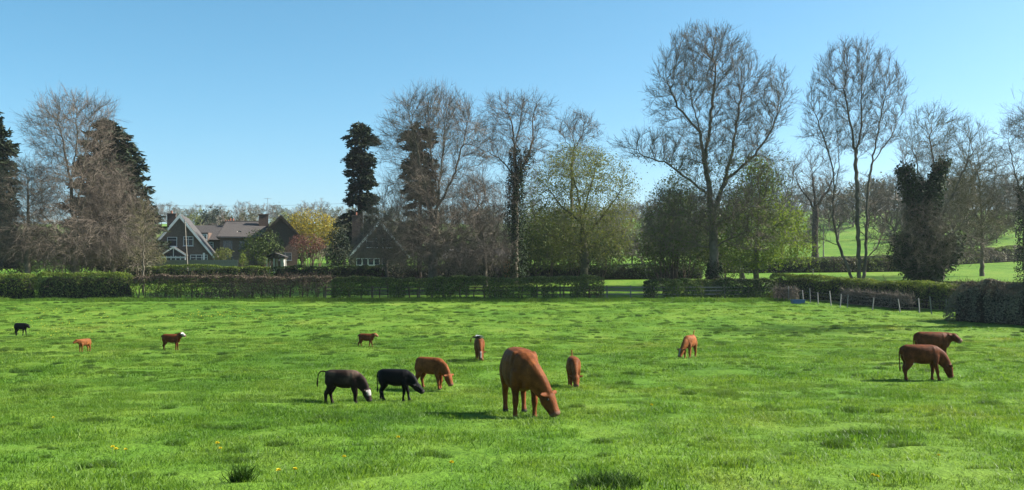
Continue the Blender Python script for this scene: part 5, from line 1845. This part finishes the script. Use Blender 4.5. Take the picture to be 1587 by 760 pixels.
M['tussock'] = leaf_mat('tussock', (.012, .035, .006), (.03, .075, .012), (.07, .14, .02), .35, 3.0)
tussock(940, 757, 'large dark green grass tussock at the bottom edge, below the cow', 1100, .42, .24)
tussock(374, 752, 'tall dark green grass tussock at the bottom edge, left part', 420, .13, .30)


def dandelions():
    M['petal'] = surf_mat('petal', (.66, .52, .015), (.82, .68, .03), 20, .6)
    M['stalk'] = surf_mat('stalk', (.10, .16, .04), (.15, .22, .06), 20, .6)
    V, Q = frusta(np.array([[0, 0, 0.]]), np.array([[.006, 0, .085]]), .004, .003, 5)
    sm = mesh_np('stalk', V, Q); sm.materials.append(M['stalk'])
    k = 16
    a = np.arange(k) * 2 * math.pi / k
    A = np.tile(np.array([[.006, 0, .088]]), (2 * k, 1))
    B = np.concatenate([np.stack([.006 + .03 * np.cos(a), .03 * np.sin(a), np.full(k, .094)], -1), np.stack([.006 + .018 * np.cos(a + .2), .018 * np.sin(a + .2), np.full(k, .106)], -1)])
    V, Q = ribbons(A, B, .004, .005)
    fm = mesh_np('flower_head', V, Q); fm.materials.append(M['petal'])
    g = random.Random(3)
    spots = [(174, 705), (180, 709), (195, 706), (336, 699), (341, 704), (1352, 752), (1359, 754), (83, 657), (432, 742), (458, 738), (1455, 719), (617, 690), (238, 655), (533, 716), (1010, 640), (700, 735)]
    for px, py in spots:
        w = ground_hit(px, py)
        t = thing('dandelion', 'small yellow dandelion flower in the foreground grass', 'flower', (w[0], w[1], float(terr(w[0], w[1]))), g.uniform(0, 6), 'dandelions in the foreground grass')
        s = g.uniform(.9, 1.3)
        t.scale = (s, s, s * 1.1)
        link('stalk', sm, None, t); link('flower_head', fm, None, t)
    # far yellow flowers too many to count, left of the field
    n = 500
    px = np.concatenate([RNG.normal(330, 60, n // 2), RNG.normal(110, 70, n // 2)]); py = np.concatenate([RNG.normal(490, 5, n // 2), RNG.normal(500, 14, n // 2)])
    C = []
    for a_, b_ in zip(px, py):
        w = ground_hit(float(a_), float(np.clip(b_, 478, 560)))
        C.append((w[0], w[1], float(terr(w[0], w[1])) + RNG.uniform(.08, .14)))
    C = np.array(C)
    o = Batch().add(leaves(C, np.tile([[0, -.3, 1.]], (n, 1)), .055, 1.0, .4)).build('buttercups', M['petal'])
    tag(o, 'sprinkling of tiny yellow flowers in the far left pasture', 'flowers', kind='stuff')


dandelions()


def haze():
    m, t, out = nt_mat('haze_air')
    v = t.nodes.new('ShaderNodeVolumePrincipled')
    v.inputs['Color'].default_value = (.80, .90, 1, 1)
    v.inputs['Density'].default_value = .00012
    v.inputs['Anisotropy'].default_value = .2
    t.links.new(v.outputs[0], out.inputs['Volume'])
    V = [(x, y, z) for z in (-2, 85) for y in (-90, 2100) for x in (-2600, 2600)]
    me = bpy.data.meshes.new('haze')
    me.from_pydata(V, [], [(0, 2, 3, 1), (4, 5, 7, 6), (0, 1, 5, 4), (2, 6, 7, 3), (0, 4, 6, 2), (1, 3, 7, 5)])
    o = link('haze', me, m)
    tag(o, 'thin pale haze over the whole view', kind='stuff')


HAZE = True
if HAZE: haze()
